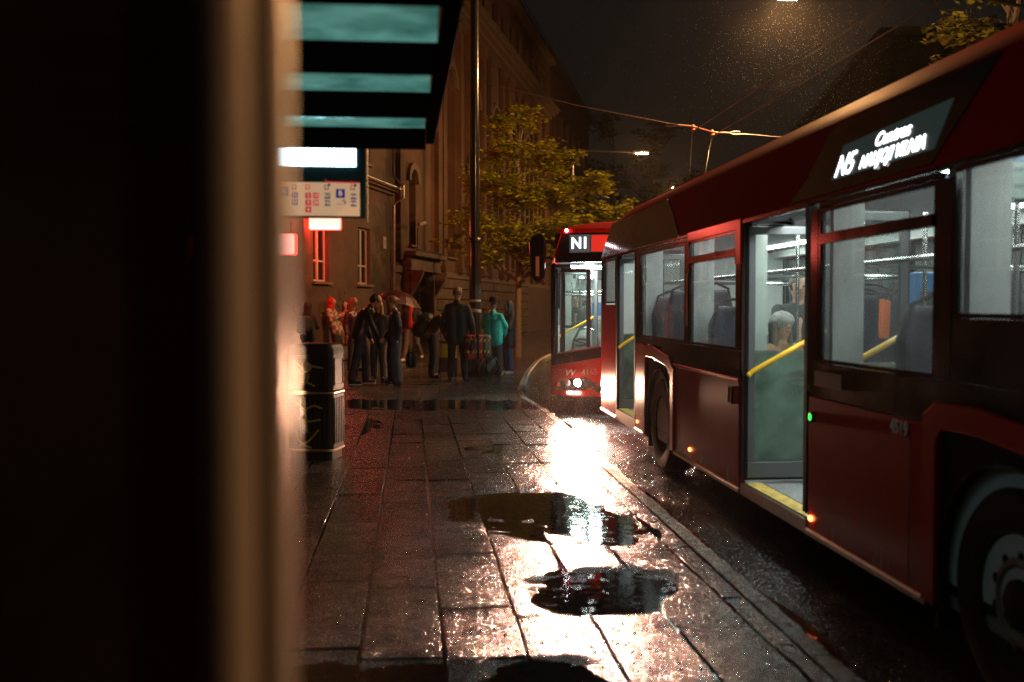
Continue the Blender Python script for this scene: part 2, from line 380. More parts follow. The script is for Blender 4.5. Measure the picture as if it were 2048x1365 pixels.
# ============================================================ the buses
M_red = mat('bus red paint', (.55, .008, .007), .15, spec=.28, grain=.09, gs=330, spray=.5)
M_redroof = mat('bus red roof paint', (.55, .006, .009), .6, rvar=.05, vs=2, grain=.12, gs=400, spec=.03)
M_blk = mat('bus black gloss', (.008, .008, .009), .13, rvar=.05, grain=.08, gs=400, spec=.32)
M_blkm = mat('bus black rubber', (.012, .012, .012), .65, spec=.12, bump=.001, bs=80)
M_alu = mat('aluminium trim', (.45, .43, .40), .35, metal=.9, var=.2, vs=12, bump=.0006, bs=120)
M_gry = mat('door frame grey', (.075, .08, .082), .42, bump=.0006, bs=200)
M_int = mat('pale interior panel', (.55, .56, .55), .5, var=.06, vs=4)
M_intd = mat('grey interior panel', (.22, .225, .23), .55, var=.08, vs=4)
M_floor = mat('speckled bus floor', (.18, .185, .19), .4, var=.35, vs=60)
M_yel = mat('yellow grab rail', (.85, .48, .03), .3, coat=.3)
M_chr = mat('steel grab pole', (.6, .6, .58), .22, metal=1)
M_seat = mat('dark blue seat fabric', (.022, .018, .040), .8, var=.5, vs=30)
M_seatb = mat('grey seat shell', (.12, .12, .13), .45)
M_tyre = mat('wet tyre rubber', (.016, .014, .012), .5, spec=.15, var=.2, vs=10, bump=.002, bs=50)
M_rim = mat('dull steel rim', (.24, .165, .115), .6, spec=.15, metal=.0, var=.35, vs=9)
M_rimd = mat('dirty brown rim', (.045, .030, .022), .65, spec=.1, metal=.0, var=.4, vs=9)
M_win = glass('bus side glass', (.70, .73, .72), .075, (.5, .5, .52), .03)
M_winf = glass('steamed up bus glass', (.45, .48, .48), .30, (.45, .48, .48), .05)
M_door = glass('bus door glass', (.80, .84, .82), .016, (.6, .65, .62), .03, .012)
M_wsg = glass('windscreen glass', (.90, .92, .91), .010, (.6, .6, .6), .02, .02)
M_frost = glass('frosted partition glass', (.35, .45, .38), .65, (.42, .52, .45), .2)
M_led = emat('white led display', (.93, .97, 1.0), 5.0)
M_ledN = emat('white led route number', (.95, .98, 1.0), 3.5)
M_led0 = emat('unlit led panel', (.012, .022, .02), 1.0)
M_ledR = emat('red led field', (1, .035, .02), .75)
M_ledW = emat('dim led field', (.07, .07, .075), 1.0)
M_strip = emat('white ceiling light', (.90, 1.0, .96), 36.0)
M_mark = emat('orange marker lamp', (1, .20, .05), 9.0)
M_green = emat('green button ring', (.03, 1, .10), 1.6)
M_num = mat('grey fleet lettering', (.68, .62, .58), .5)
M_white = mat('white print', (.7, .7, .68), .5)
M_hl = emat('headlamp lens', (1.0, .90, .78), 90.0)
M_hl_off = mat('headlamp glass', (.3, .3, .3), .1, coat=1)
M_orange = mat('orange plastic', (.9, .16, .03), .4)
M_blue = mat('blue ticket machine', (.02, .11, .26), .4)
M_darkprint = mat('dark print', (.03, .045, .04), .5)
M_stk = mat('beige sticker', (.55, .44, .32), .5)
M_bluescr = emat('blue screen bar', (.03, .16, .45), 1.0)
M_scr = emat('pale screen', (.36, .50, .60), 1.0)
M_scrg = emat('pale green screen', (.45, .62, .52), 1.1)
W = 2.55; LB = 12.0; FA_, RA_ = 2.45, 8.60
def prof(y):   # half section of the roof from the side wall to the crown
    k = min(1, max(0, (y + .02) / .9)); k = 1 - (1 - k) ** 2.2
    e = min(1, max(0, (LB + .02 - y) / .8)); e = 1 - (1 - e) ** 2.2
    h = .17 * k * e
    return [(.0, 2.33), (.06, 2.50), (.155, 2.80), (.30, 2.80 + .03 + .5 * h + .03), (.62, 2.86 + .9 * h), (W / 2, 2.875 + h)]
def corner(x, y):
    # plan rounding of the body's corners
    return y
def bulge(v):
    # front mask: bowed in plan and leaning back above the waist
    x, y, z = v; u = (x - W / 2) / (W / 2)
    return (x, y + .30 * abs(u) ** 3.6 - .06 + max(0, z - 1.0) * .045 + max(0, .5 - z) * .05, z)
def patch(fl, fh, x0, x1, n, d0, d1):
    # strip of front skin between two curves, d0..d1 = depth range
    g = MB(); vs = []
    for i in range(n + 1):
        x = x0 + (x1 - x0) * i / n; a, b = fl(x), fh(x); m = (a + b) / 2
        vs += [(x, d0, a), (x, d0, m), (x, d0, b), (x, d1, a), (x, d1, m), (x, d1, b)]
    fs = []
    for i in range(n):
        o = 6 * i
        fs += [(o, o + 6, o + 7, o + 1), (o + 1, o + 7, o + 8, o + 2), (o + 3, o + 4, o + 10, o + 9), (o + 4, o + 5, o + 11, o + 10), (o + 2, o + 8, o + 11, o + 5), (o, o + 3, o + 9, o + 6)]
    fs += [(0, 1, 4, 3), (1, 2, 5, 4)]; o = 6 * n; fs += [(o, o + 3, o + 4, o + 1), (o + 1, o + 4, o + 5, o + 2)]
    g.add(vs, fs); return g
def cant(pts, off=0.004, th=.012):
    # a panel on the sloping strip above the windows: (y, t), t 0..1 from 2.33 to 2.80
    def P_(y, t, o): return (t * .155 - o * .95, y, 2.33 + t * .47 + o * .3)
    n = len(pts); g = MB()
    g.add([P_(y, t, off) for y, t in pts] + [P_(y, t, off - th) for y, t in pts],
          [tuple(range(n)), tuple(range(n, 2 * n))[::-1]] + [(i, (i + 1) % n, n + (i + 1) % n, n + i) for i in range(n)])
    return g
def wheel(root, x, y, side, deep, kind):
    t = MB(); s = 1 if side > 0 else -1    # side>0: kerb side (outer face towards -x)
    t.lathe([(.30, 0), (.36, -.012 * s), (.44, -.010 * s), (.47, .02 * s), (.479, .06 * s), (.479, .22 * s), (.46, .27 * s), (.38, .28 * s), (.28, .27 * s)], (x, y, .479), 'x', 40, cap=False)
    ob = t.build('wheel', M_tyre, root, smooth=True)
    r = MB(); d = deep * s
    r.lathe([(.300, .002 * s), (.285, .0), (.275, .03 * s), (.262, d * .8), (.24, d), (.225, d)], (x, y, .479), 'x', 40, cap=False)
    r.lathe([(.001, d + .002 * s), (.09, d), (.13, d - .015 * s), (.225, d)][::-1], (x, y, .479), 'x', 40, cap=False)
    if kind == 'front':
        pass
    r.build('rim', M_rimd, ob, smooth=True)
    if kind == 'front':
        r = MB(); r.lathe([(.22, d - .002 * s), (.215, d - .02 * s), (.155, d - .045 * s), (.14, d - .035 * s), (.145, d)], (x, y, .479), 'x', 40, cap=False)
        r.build('wheel_ring', M_rim, ob, smooth=True)
        h = MB()
        for k in range(10):
            a = 2 * math.pi * (k + .5) / 10
            h.lathe([(.024, d - .034 * s), (.001, d - .035 * s)], (x, y + .186 * math.cos(a), .479 + .186 * math.sin(a)), 'x', 12)
        h.build('hand_holes', M_blkm, ob)
    h = MB(); h.lathe([(.10, d + .0), (.095, d - .05 * s), (.07, d - .07 * s), (.001, d - .075 * s)], (x, y, .479), 'x', 20)
    h.build('hub', M_rimd, ob, smooth=True)
def leaf(root, y, x0, x1, label=None, t=.035, hand=-1, rail=True):
    # an inward swung door leaf standing across the opening
    g = MB(); g.frame('y', x0, .40, x1, 2.27, .055, y - t / 2, y + t / 2, tb=.12, tt=.06); dl = g.build('door_leaf', M_gry, root, bevel=.006)
    g = MB(); g.box(x0 + .055, y - .004, .52, x1 - .055, y + .004, 2.21); g.build('glass', M_door, dl)
    g = MB(); g.frame('y', x0 - .012, .385, x1 + .012, 2.285, .012, y - .008, y + .008); g.build('rubber_seal', M_blkm, dl)
    if rail:
        yy = y - .06
        g = MB(); g.tube([(x0 - .0, yy + .0, 1.18), (x0 + .02, yy - .005, 1.20), (x1 - .06, yy - .01, 1.50)], .019, 10)
        g.ball((x0 - .005, yy, 1.175), .022); g.build('grab_rail', M_yel, dl, smooth=True)
        g = MB(); g.cyl((x0 + .06, yy, 1.22), (x0 + .06, y, 1.22), .009); g.cyl((x1 - .10, yy, 1.47), (x1 - .10, y, 1.47), .009); g.build('rail_bracket', M_blkm, dl)
def seat(root, x, y, z=.36, face=-1):
    # seat seen from any side; face -1 looks to the front of the bus
    f = face
    g = MB(); g.box(x - .22, y - .21, z + .36, x + .22, y + .21, z + .46); s = g.build('seat', M_seat, root, bevel=.04)
    g = MB(); yb = y - f * .24
    g.prism([(x - .215, z + .44), (x + .215, z + .44), (x + .225, z + 1.0), (x + .16, z + 1.16), (x - .16, z + 1.16), (x - .225, z + 1.0)], 'y', yb - .035, yb + .035); g.build('seat_back', M_seat, s, bevel=.025)
    g = MB(); g.prism([(x - .23, z + .30), (x + .23, z + .30), (x + .235, z + 1.01), (x + .165, z + 1.18), (x - .165, z + 1.18), (x - .235, z + 1.01)], 'y', yb + .037 if f < 0 else yb - .065, yb + .065 if f < 0 else yb - .037)
    g.build('seat_shell', M_seatb, s, bevel=.012)
    g = MB(); g.tube([(x - .20, yb, z + 1.0), (x - .17, yb, z + 1.19), (x - .06, yb, z + 1.24), (x + .06, yb, z + 1.24), (x + .17, yb, z + 1.19), (x + .20, yb, z + 1.0)], .014, 8); g.build('seat_handle', M_blkm, s, smooth=True)
    g = MB(); g.box(x - .04, y - .12, z + .0, x + .04, y + .12, z + .36); g.build('seat_foot', M_seatb, s)
def s_logo(root, loc, s, m, rot):
    # the maker's emblem: two interlocking curved blades in an oval
    pts = []
    for k in range(13):
        a = math.pi * (.10 + .80 * k / 12); pts.append((math.cos(a) * s, math.sin(a) * s * .48))
    inn = [(x * .98 + s * .10, y * .42 + s * .04) for x, y in pts][::-1]
    g = MB(); g.prism([(x, y) for x, y in pts + inn], 'z', 0, .002); g.prism([(-x, -y) for x, y in pts + inn], 'z', 0, .002)
    g.prism([(-.80 * s, .16 * s), (.50 * s, -.22 * s), (.80 * s, -.16 * s), (-.50 * s, .22 * s)], 'z', .0, .0015)
    o = g.build('emblem', m, root); o.location = loc; o.rotation_euler = rot
RX = (R(90), 0, 0); RSIDE = (R(90), 0, R(-90))
def make_bus(label, loc, rz, front_light, number, main):
    t = thing('city_bus', label, 'bus', loc, rz, 'red city buses at the stop')
    P_ = lambda name, g, m, **k: g.build(name, m, k.pop('parent', t), **k)
    MD0, MD1 = 4.62, 5.92            # middle door
    RD0, RD1 = 9.76, 10.91           # rear door
    FD0, FD1 = .42, 1.62             # front door
    TH = .05
    # ---- lower side panels (kerb side), each its own sheet with shut lines between
    def side(name, y0, y1, z0, z1, m, x0=0., th=TH, **k):
        g = MB(); g.box(x0, y0 + .003, z0, x0 + th, y1 - .003, z1); return P_(name, g, m, bevel=.006, **k)
    def arch(yc, y0, y1, z1, name='arch_panel'):
        # black plate with a round opening over the wheel
        pts = [(y0, .28), (y0, z1), (y1, z1), (y1, .28)]
        r = .56; a0 = math.asin((.28 - .479) / r)
        arc = [(yc + r * math.cos(a), .479 + r * math.sin(a)) for a in [a0 + (math.pi - 2 * a0) * i / 22 for i in range(23)]]
        n = 23; g = MB(); vs = []
        # strip between the arc and the outline
        out = []
        for (py, pz) in arc:
            dx, dz = py - yc, pz - .479
            sc_ = 1e9
            if dx > 1e-6: sc_ = min(sc_, (y1 - yc) / dx)
            if dx < -1e-6: sc_ = min(sc_, (y0 - yc) / dx)
            if dz > 1e-6: sc_ = min(sc_, (z1 - .479) / dz)
            q = (yc + dx * sc_, max(.28, .479 + dz * sc_)); out.append(q)
        for x in (.012, .012 + .04): vs += [(x, a, b) for a, b in arc] + [(x, a, b) for a, b in out]
        fs = []
        for i in range(n - 1):
            fs += [(i, i + 1, n + i + 1, n + i), (2 * n + i, 3 * n + i, 3 * n + i + 1, 2 * n + i + 1), (i, 2 * n + i, 2 * n + i + 1, i + 1), (n + i, n + i + 1, 3 * n + i + 1, 3 * n + i)]
        g.add(vs, fs)
        # fill the two upper corners
        g.prism([(y0, z1), (y0, .479 + .9 * (z1 - .479)), (yc + (y0 - yc) * .8, z1)], 'x', .013, .05)
        g.prism([(y1, z1), (y1, .479 + .9 * (z1 - .479)), (yc + (y1 - yc) * .8, z1)], 'x', .013, .05)
        ob = P_(name, g, M_blkm)
        # thin rolled rubber lip
        g = MB(); g.tube([(.006, a, b) for a, b in arc], .013, 6); g.build('arch_lip', M_blk, ob, smooth=True)
        # dark wheel box
        g = MB(); vs = [(x, a, b) for x in (.05, .62) for a, b in arc]
        g.add(vs, [(i, i + 1, n + i + 1, n + i) for i in range(n - 1)] + [tuple(range(n, 2 * n))]); P_('wheel_box', g, M_blkm)
        # fender: angular band standing proud
        o = [(y0 - .02, .30), (y0 - .02, z1 - .10), (y0 + .18, z1 + .02), (yc + .22, z1 + .09), (y1 - .10, z1 + .085), (y1 + .02, z1 + .02), (y1 + .02, .30)]
        i_ = [(y0 + .10, .30), (y0 + .10, z1 - .19), (y0 + .26, z1 - .09), (yc + .20, z1 - .035), (y1 - .15, z1 - .04), (y1 - .10, z1 - .10), (y1 - .10, .30)]
        g = MB(); m_ = len(o); vs = []
        for x in (-.022, .02):
            vs += [(x, a, b) for a, b in o] + [(x, a, b) for a, b in i_]
        fs = []
        for k in range(m_ - 1):
            fs += [(k, k + 1, m_ + k + 1, m_ + k), (2 * m_ + k, 3 * m_ + k, 3 * m_ + k + 1, 2 * m_ + k + 1), (k, 2 * m_ + k, 2 * m_ + k + 1, k + 1), (m_ + k, m_ + k + 1, 3 * m_ + k + 1, 3 * m_ + k)]
        fs += [(0, m_, 3 * m_, 2 * m_), (m_ - 1, 2 * m_ - 1 + 0, 4 * m_ - 1, 3 * m_ - 1)]
        g.add(vs, fs); P_('fender', g, M_red, bevel=.008)
    side('body_panel', MD1 + .03, RA_ - .66 - .01, .31, 1.13, M_red)
    side('body_panel', FA_ + .68, MD0 - .03, .31, 1.13, M_red)
    side('body_panel', RA_ + .69, RD0 - .03, .31, 1.27, M_red)
    side('body_panel', FD1 + .03, FA_ - .69, .31, 1.13, M_red)
    side('body_panel', RD1 + .03, LB - .03, .31, 1.70, M_red)
    arch(RA_, RA_ - .66, RA_ + .66, 1.18); arch(FA_, FA_ - .66, FA_ + .66, 1.16)
    # panel folds: narrow recessed line near the ends
    for y in (FA_ + .68 + .16, RA_ - .66 - .20, MD1 + .05):
        g = MB(); g.box(-.0015, y, .33, .001, y + .008, 1.11); P_('panel_seam', g, M_blkm)
    # sill trims
    for a, b in ((MD1 + .02, RA_ - .66), (FA_ + .66, MD0 - .02), (RA_ + .67, RD0 - .02), (RD1 + .02, LB - .03), (FD1 + .02, FA_ - .66)):
        g = MB(); g.prism([(-.012, .275), (.03, .262), (.05, .30), (-.002, .312), (-.014, .30)], 'y', a, b); P_('sill_trim', g, M_alu)
    # black waist band
    for a, b, z1 in ((MD1 + .03, RA_ - .10, 1.34), (FD1 + .04, MD0 - .03, 1.34)):
        side('waist_band', a, b, 1.132, z1, M_blk, x0=.002)
    side('waist_band', RA_ - .10, RD0 - .03, 1.272, 1.34, M_blk, x0=.002)
    side('waist_band', 1.66, 2.93, 1.342, 1.625, M_blk, x0=.002)
    # pillars and window frames
    for a, b in ((MD0 - .15, MD0 - .03), (2.93, 3.08), (MD1 + .03, MD1 + .15), (7.45, 7.60), (9.55, RD0 - .03), (RD1 + .02, RD1 + .10)):
        side('pillar', a, b, 1.343, 2.262, M_blk, x0=.003)
    for a, b in ((1.62, 1.74), ): side('pillar', a, b, 1.627, 2.262, M_blk, x0=.003)
    for a, b in ((FD1, MD0 - .0), (MD1, RD0)):
        side('top_rail', a, b, 2.303, 2.328, M_blk, x0=.001)
    side('top_rail', MD0, MD1, 2.29, 2.328, M_blk, x0=.001); side('top_rail', RD0, LB - .04, 2.29, 2.328, M_blk, x0=.001); side('top_rail', .3, FD1, 2.29, 2.328, M_blk, x0=.001)
    # windows
    def window(y0, y1, z0, z1, hop=None, fm=M_blk):
        g = MB(); g.frame('x', y0, z0, y1, z1, .022, .006, .035); wd = P_('window', g, fm)
        if hop:
            g = MB(); g.prism([(y0 + .022, hop), (y1 - .022, hop), (y1 - .022, hop + .06), (y0 + .022, hop + .06)], 'x', -.006, .03); g.build('window_bar', fm, wd)
            g = MB(); g.box(.016, y0 + .022, hop + .06, .022, y1 - .022, z1 - .022); g.build('hopper_pane', M_win, wd)
        g = MB(); g.box(.018, y0 + .022, z0 + .022, .025, y1 - .022, (hop or z1 - .022)); g.build('pane', M_win, wd)
        return wd
    window(3.08, MD0 - .15, 1.343, 2.262, 2.05); side('window_header', 3.08, MD0 - .15, 2.265, 2.30, M_blk, x0=.003); side('window_header', MD1 + .15, RD0 - .03, 2.265, 2.30, M_blk, x0=.003)
    window(1.74, 2.93, 1.627, 2.30)
    window(MD1 + .15, 7.45, 1.343, 2.262, 2.06)
    window(7.60, 9.55, 1.343, 2.262)
    window(RD1 + .10, LB - .06, 1.72, 2.285)
    if True:   # red sign reflection painted round the hopper of the window behind the middle door
        g = MB(); y0, y1 = MD1 + .03, 7.47
        g.prism([(y0, 2.262), (y1, 2.262), (y1, 2.335), (y0, 2.335)], 'x', -.006, .012); g.prism([(y0, 2.0), (y0 + .125, 2.0), (y0 + .125, 2.262), (y0, 2.262)], 'x', -.006, .012)
        g.prism([(y1 - .03, 2.0), (y1, 2.0), (y1, 2.262), (y1 - .03, 2.262)], 'x', -.006, .012); P_('red_reflection_surround', g, M_red)
        g = MB(); g.prism([(y0 + .125, 2.066), (y1 - .03, 2.066), (y1 - .03, 2.088), (y0 + .125, 2.088)], 'x', -.010, .004); P_('red_reflection_bar', g, M_red)
        side('red_waist_line', MD1 + .04, RA_ - .62, 1.108, 1.138, M_red, x0=-.012)
    # ---- cant rail
    g = cant([(.12, 0), (LB - .02, 0), (LB - .02, 1), (.12, 1)], 0); P_('cant_rail', g, M_redroof)
    g = cant([(7.80, 0.0), (LB - .02, 0.0), (LB - .02, .97), (8.85, .97), (8.35, .55)], .008); P_('rear_cant_panel', g, M_blk)
    g = cant([(3.12, 0.02), (4.92, 0.02), (4.75, .30), (4.62, .86), (4.52, .96), (2.80, .96)], .008); cp = P_('display_panel', g, M_blk)
    g = cant([(3.13, .17), (4.32, .17), (4.30, .60), (3.10, .66)], .0125, .004); g.build('display_screen', M_led0, cp)
    # lettering on the slope
    sl = math.atan2(.155, .47)
    def onslope(body, y, tt, size, m=M_led, sx=1.0, o=.016, bold=.0015):
        ob = text('display_text', body, size, m, cp, (tt * .155 - o * .95, y, 2.33 + tt * .47 + o * .3), (0, 0, 0), .0008, 'CENTER', 0, sx, 1.0, bold)
        M = Matrix.Rotation(sl, 4, 'Y') @ Matrix(((0, 0, -1, 0), (-1, 0, 0, 0), (0, 1, 0, 0), (0, 0, 0, 1)))
        ob.rotation_euler = M.to_euler()
        return ob
    if main:
        onslope(number, 4.16, .31, .19, sx=1.0); onslope('Centras', 3.64, .49, .11, sx=1.12); onslope('NAUJOJI VILNIA', 3.59, .27, .11, sx=.93)
        g = cant([(7.80 - .012, 0.0), (7.80, 0), (8.35, .55), (8.85, .97), (8.838, .97), (8.338, .55)], .014); P_('cant_seam', g, M_alu)
    # ---- roof skin
    secs = [-.02, .12, .3, .55, .9, 1.5, 3, 5, 7, 8.6, 10, 11, 11.4, 11.75, 11.98]
    g = MB(); vs = []; 
    for y in secs:
        h = prof(y)[2:]; 
        sec = [(x, z) for x, z in h] + [(W - x, z) for x, z in h[:-1][::-1]]
        ins = .0
        vs += [(x, y, z) for x, z in sec]
    n = 7; fs = []
    for i in range(len(secs) - 1):
        for k in range(n - 1): fs.append((i * n + k, i * n + k + 1, (i + 1) * n + k + 1, (i + 1) * n + k))
    fs += [tuple(range((len(secs) - 1) * n, len(secs) * n))]
    g.add(vs, fs); P_('roof', g, M_redroof, smooth=True)
    # far side, roof edge of far side, rear
    g = MB(); g.prism([(W, 2.33), (W - .155, 2.80), (W - .17, 2.80), (W - .05, 2.33)], 'y', .12, LB - .02); P_('cant_rail', g, M_redroof)
    g = MB(); g.box(W - .05, .3, .31, W, LB - .03, 1.20); P_('body_panel', g, M_red)
    g = MB(); g.box(W - .05, .3, 1.203, W, LB - .03, 1.34); P_('waist_band', g, M_blk)
    for k, (a, b) in enumerate([(1.4, 2.9), (3.0, 4.7), (4.8, 6.5), (6.6, 8.3), (8.4, 10.0), (10.1, 11.8)]):
        g = MB(); g.frame('x', a, 1.343, b, 2.33, .04, W - .04, W - .004); wd = P_('window', g, M_blk)
        g = MB(); g.box(W - .03, a + .04, 1.383, W - .02, b - .04, 2.29); g.build('pane', M_winf, wd)
        g = MB(); g.box(W - .05, b, 1.342, W - .001, b + .1, 2.33); P_('pillar', g, M_blk)
    g = MB(); g.box(W - .05, .30, 1.342, W - .001, 1.4, 2.33); P_('pillar', g, M_blk)
    # rear wall
    g = MB(); g.box(.0, LB - .03, .31, W, LB, 1.9); P_('rear_panel', g, M_red, bevel=.02)
    g = MB(); g.box(.0, LB - .028, 1.903, W, LB - .004, 2.33); P_('rear_window', g, M_blk, bevel=.02)
    g = MB(); g.prism([(0, 2.332), (W, 2.332), (W - .155, 2.80), (.155, 2.80)], 'y', LB - .028, LB - .006); P_('rear_panel', g, M_redroof)
    # floor, ceiling, inner walls
    g = MB(); g.box(.05, .3, .30, W - .05, 7.6, .355); fl = P_('floor', g, M_floor)
    g = MB(); g.box(.05, 7.6, .30, W - .05, LB - .05, .40); P_('floor', g, M_floor)
    for a, b in ((MD0, MD1), (RD0, RD1), (FD0, FD1)):
        z = .36 if a < 7 else .405
        g = MB(); g.box(.0, a, .27, .05, b, .352 if a < 7 else .398); P_('door_sill', g, M_alu)
        g = MB(); g.box(.02, a + .05, z - .002, .14, b - .05, z + .004); P_('yellow_step_edge', g, mat('worn yellow floor strip', (.6, .42, .10), .5, var=.5, vs=20))
        if a > 4: g = MB(); g.box(.15, a + .12, z - .002, .62, b - .12, z + .004); P_('ramp_plate', g, mat('worn ramp plate', (.36, .37, .37), .4, metal=.4, var=.5, vs=30))
        for y, s_ in ((a, 1), (b, -1)):
            g = MB(); g.box(.0, min(y, y + s_ * .05), .40, .06, max(y, y + s_ * .05), 2.29); P_('door_post', g, M_blkm)
        g = MB(); g.box(.05, a, 2.29, .30, b, 2.34); P_('door_header', g, M_gry)
    g = MB(); g.box(.04, .3, 2.43, W - .04, LB - .05, 2.45); P_('ceiling', g, M_int)
    for a, b in ((MD1 + .1, 9.6), (3.3, 4.5), (1.8, 3.3), (11.0, 11.9)):
        g = MB(); g.box(.052, a, .41, .075, b, 1.34); P_('inner_wall', g, M_int)
    g = MB(); g.box(W - .075, .4, .41, W - .052, LB - .1, 1.40); P_('inner_wall', g, M_intd)
    g = MB(); g.box(.06, LB - .095, 1.3, W - .06, LB - .04, 2.40); P_('inner_rear_wall', g, M_int)
    g = MB(); g.box(W - .22, .4, 2.331, W - .10, LB - .1, 2.42); P_('inner_cove', g, M_int)
    g = MB(); g.box(.06, LB - .9, .41, W - .06, LB - .1, 1.3); P_('engine_cover', g, M_intd)
    for x in (.52, 1.93):
        g = MB(); g.box(x, 1.6, 2.41, x + .11, LB - .6, 2.427); P_('ceiling_light', g, M_strip)
    # inner window posts, pale, as seen through the glass
    for y in (4.40, 3.05, 6.10, 7.52, 9.50, 2.9):
        g = MB(); g.box(.06, y - .02, 1.34, .25, y + .03, 2.40); P_('inner_post', g, M_int)
    # door leaves
    if main:
        leaf(t, MD1 - .05, .03, .66); leaf(t, MD0 + .05, .03, .66)
        leaf(t, RD1 - .05, .03, .58); leaf(t, RD0 + .05, .03, .58)
    else:
        for a, b in ((MD0, MD1), (RD0, RD1)):
            for p, q in ((a + .06, (a + b) / 2 - .01), ((a + b) / 2 + .01, b - .06)):
                g = MB(); g.frame('x', p, .40, q, 2.28, .05, .01, .045, tb=.12); dl = P_('door_leaf', g, M_gry)
                g = MB(); g.box(.02, p + .05, .52, .03, q - .05, 2.23); g.build('glass', M_door, dl)
    if front_light:
        leaf(t, FD1 - .12, .10, .72)
        leaf(t, FD0 + .02, .16, .60, rail=False)
    else:
        for p, q in ((FD0 + .06, .99), (1.02, FD1 - .06)):
            g = MB(); g.frame('x', p, .40, q, 2.28, .05, .01, .045, tb=.12); dl = P_('door_leaf', g, M_gry)
            g = MB(); g.box(.02, p + .05, .52, .03, q - .05, 2.23); g.build('glass', M_door, dl)
    # partitions beside the middle and rear doors, with the emblem
    for y, x1 in ((MD1 + .16, .98), (RD1 + .12, .85), (MD0 - .20, .80)):
        g = MB(); g.box(.12, y, .50, x1, y + .012, 1.32); pn = P_('partition', g, M_frost)
        g = MB(); g.frame('y', .10, .48, x1 + .02, 1.34, .02, y - .006, y + .018); g.build('partition_frame', M_alu, pn)
        s_logo(pn, ((.12 + x1) / 2 - .02, y - .004, 1.13), .13, M_alu, RX)
        text('partition_text', 'SOLARIS', .075, M_alu, pn, ((.12 + x1) / 2 - .02, y - .004, 1.01), RX, space=1.25)
        g = MB(); g.cyl((x1 + .02, y, .40), (x1 + .02, y, 2.34), .016); P_('grab_pole', g, M_chr, smooth=True)
    # rails and poles
    for x in (.42, 2.1):
        g = MB(); g.cyl((x, 1.9, 1.95), (x, LB - 1.0, 1.95), .017, n=10); P_('hand_rail', g, M_chr, smooth=True)
    for y in (5.25, 7.35, 8.4, 10.3):
        g = MB(); g.cyl((.42, y, 1.95), (2.1, y, 1.95), .015, n=8)
        P_('hand_rail', g, M_chr, smooth=True)
    for x, y in ((1.15, 5.4), (1.6, 4.6), (.95, 7.3), (.95, 8.5), (1.6, 6.6), (1.2, 9.6), (1.55, 10.9), (.9, 3.9), (1.6, 3.2), (1.9, 5.9)):
        g = MB(); g.cyl((x, y, .36), (x, y, 2.34), .016, n=10); P_('grab_pole', g, M_chr, smooth=True)
    g = MB(); g.prism([(1.30, 1.42), (1.36, 1.42), (1.37, 1.72), (1.30, 1.74)], 'y', 6.36, 6.44); P_('orange_hand_hold', g, M_orange, bevel=.01)
    g = MB(); g.box(1.50, 6.2, 1.35, 1.66, 6.34, 1.95); P_('ticket_validator', g, M_blue, bevel=.015)
    g = MB(); g.box(1.52, 6.19, 1.62, 1.64, 6.205, 1.80); P_('validator_screen', g, M_darkprint)
    # ceiling brackets over the middle door (door drive)
    g = MB(); g.tube([(.12, MD0 + .15, 2.31), (.28, MD0 + .30, 2.27), (.12, MD0 + .62, 2.31)], .012, 6); g.tube([(.12, MD1 - .15, 2.31), (.28, MD1 - .30, 2.27), (.12, MD1 - .62, 2.31)], .012, 6); P_('door_drive', g, M_blkm)
    g = MB(); g.box(.30, MD0 - .05, 2.405, .44, MD1 + .05, 2.42); P_('ceiling_light', g, M_strip)
    g = MB(); g.box(.30, RD0 + .05, 2.405, .40, RD1 - .05, 2.42); P_('ceiling_light', g, M_strip)
    # seats
    for x, y, z in ((.36, 6.95, .50), (.36, 7.75, .66), (.36, 8.55, .66), (.36, 9.2, .6), (2.15, 6.6, .5), (2.15, 7.4, .6), (2.15, 8.2, .66), (2.15, 9.0, .66), (2.15, 9.8, .6), (2.15, 4.2, .4), (2.15, 3.4, .4), (.40, 3.5, .50), (1.70, 7.4, .6), (1.70, 8.2, .6)):
        seat(t, x, y, z)
    # marker lamps, handle, button
    for y, z in ((RD0 - .16, .39), (7.35, .40), (MD0 - .10, .385), (2.0, .39)):
        g = MB(); g.ball((-.008, y, z), .024, 10, .5, 1.3, .8); P_('marker_lamp', g, M_mark, smooth=True)
    g = MB(); g.frame('x', MD1 + .20, .93, MD1 + .30, 1.06, .014, -.012, .002); P_('flap_handle', g, M_blkm, bevel=.004)
    g = MB(); g.box(-.004, MD1 + .214, .944, .001, MD1 + .286, 1.046); P_('flap_recess', g, M_alu)
    g = MB(); g.lathe([(.034, 0), (.032, -.012), (.024, -.014), (.023, -.010)], (-.000, MD0 - .09, 1.005), 'x', 20); bt = P_('door_button', g, M_blkm, smooth=True)
    g = MB(); g.lathe([(.022, -.0125), (.021, -.016), (.015, -.016), (.014, -.0125)], (0, MD0 - .09, 1.005), 'x', 20); g.build('button_ring', M_green, bt)
    g = MB(); g.lathe([(.007, -.0125), (.006, -.0145), (.001, -.015)], (0, MD0 - .09, 1.005), 'x', 10); g.build('button_dot', M_green, bt)
    fleet = '4519' if main else '4165'
    text('fleet_number', fleet, .098, M_num, t, (-.004, 3.40, 1.075), RSIDE, sx=.95, bold=.003)
    g = MB(); g.box(-.002, 4.10, 1.20, .001, 4.50, 1.29); P_('sticker', g, mat('blue sticker', (.008, .010, .03), .6, spec=.1))
    g = MB(); g.box(-.002, 7.47, 1.50, .001, 7.53, 1.98); P_('sticker', g, M_stk) if not main else P_('sticker', g, mat('brown sticker', (.20, .08, .05), .4))
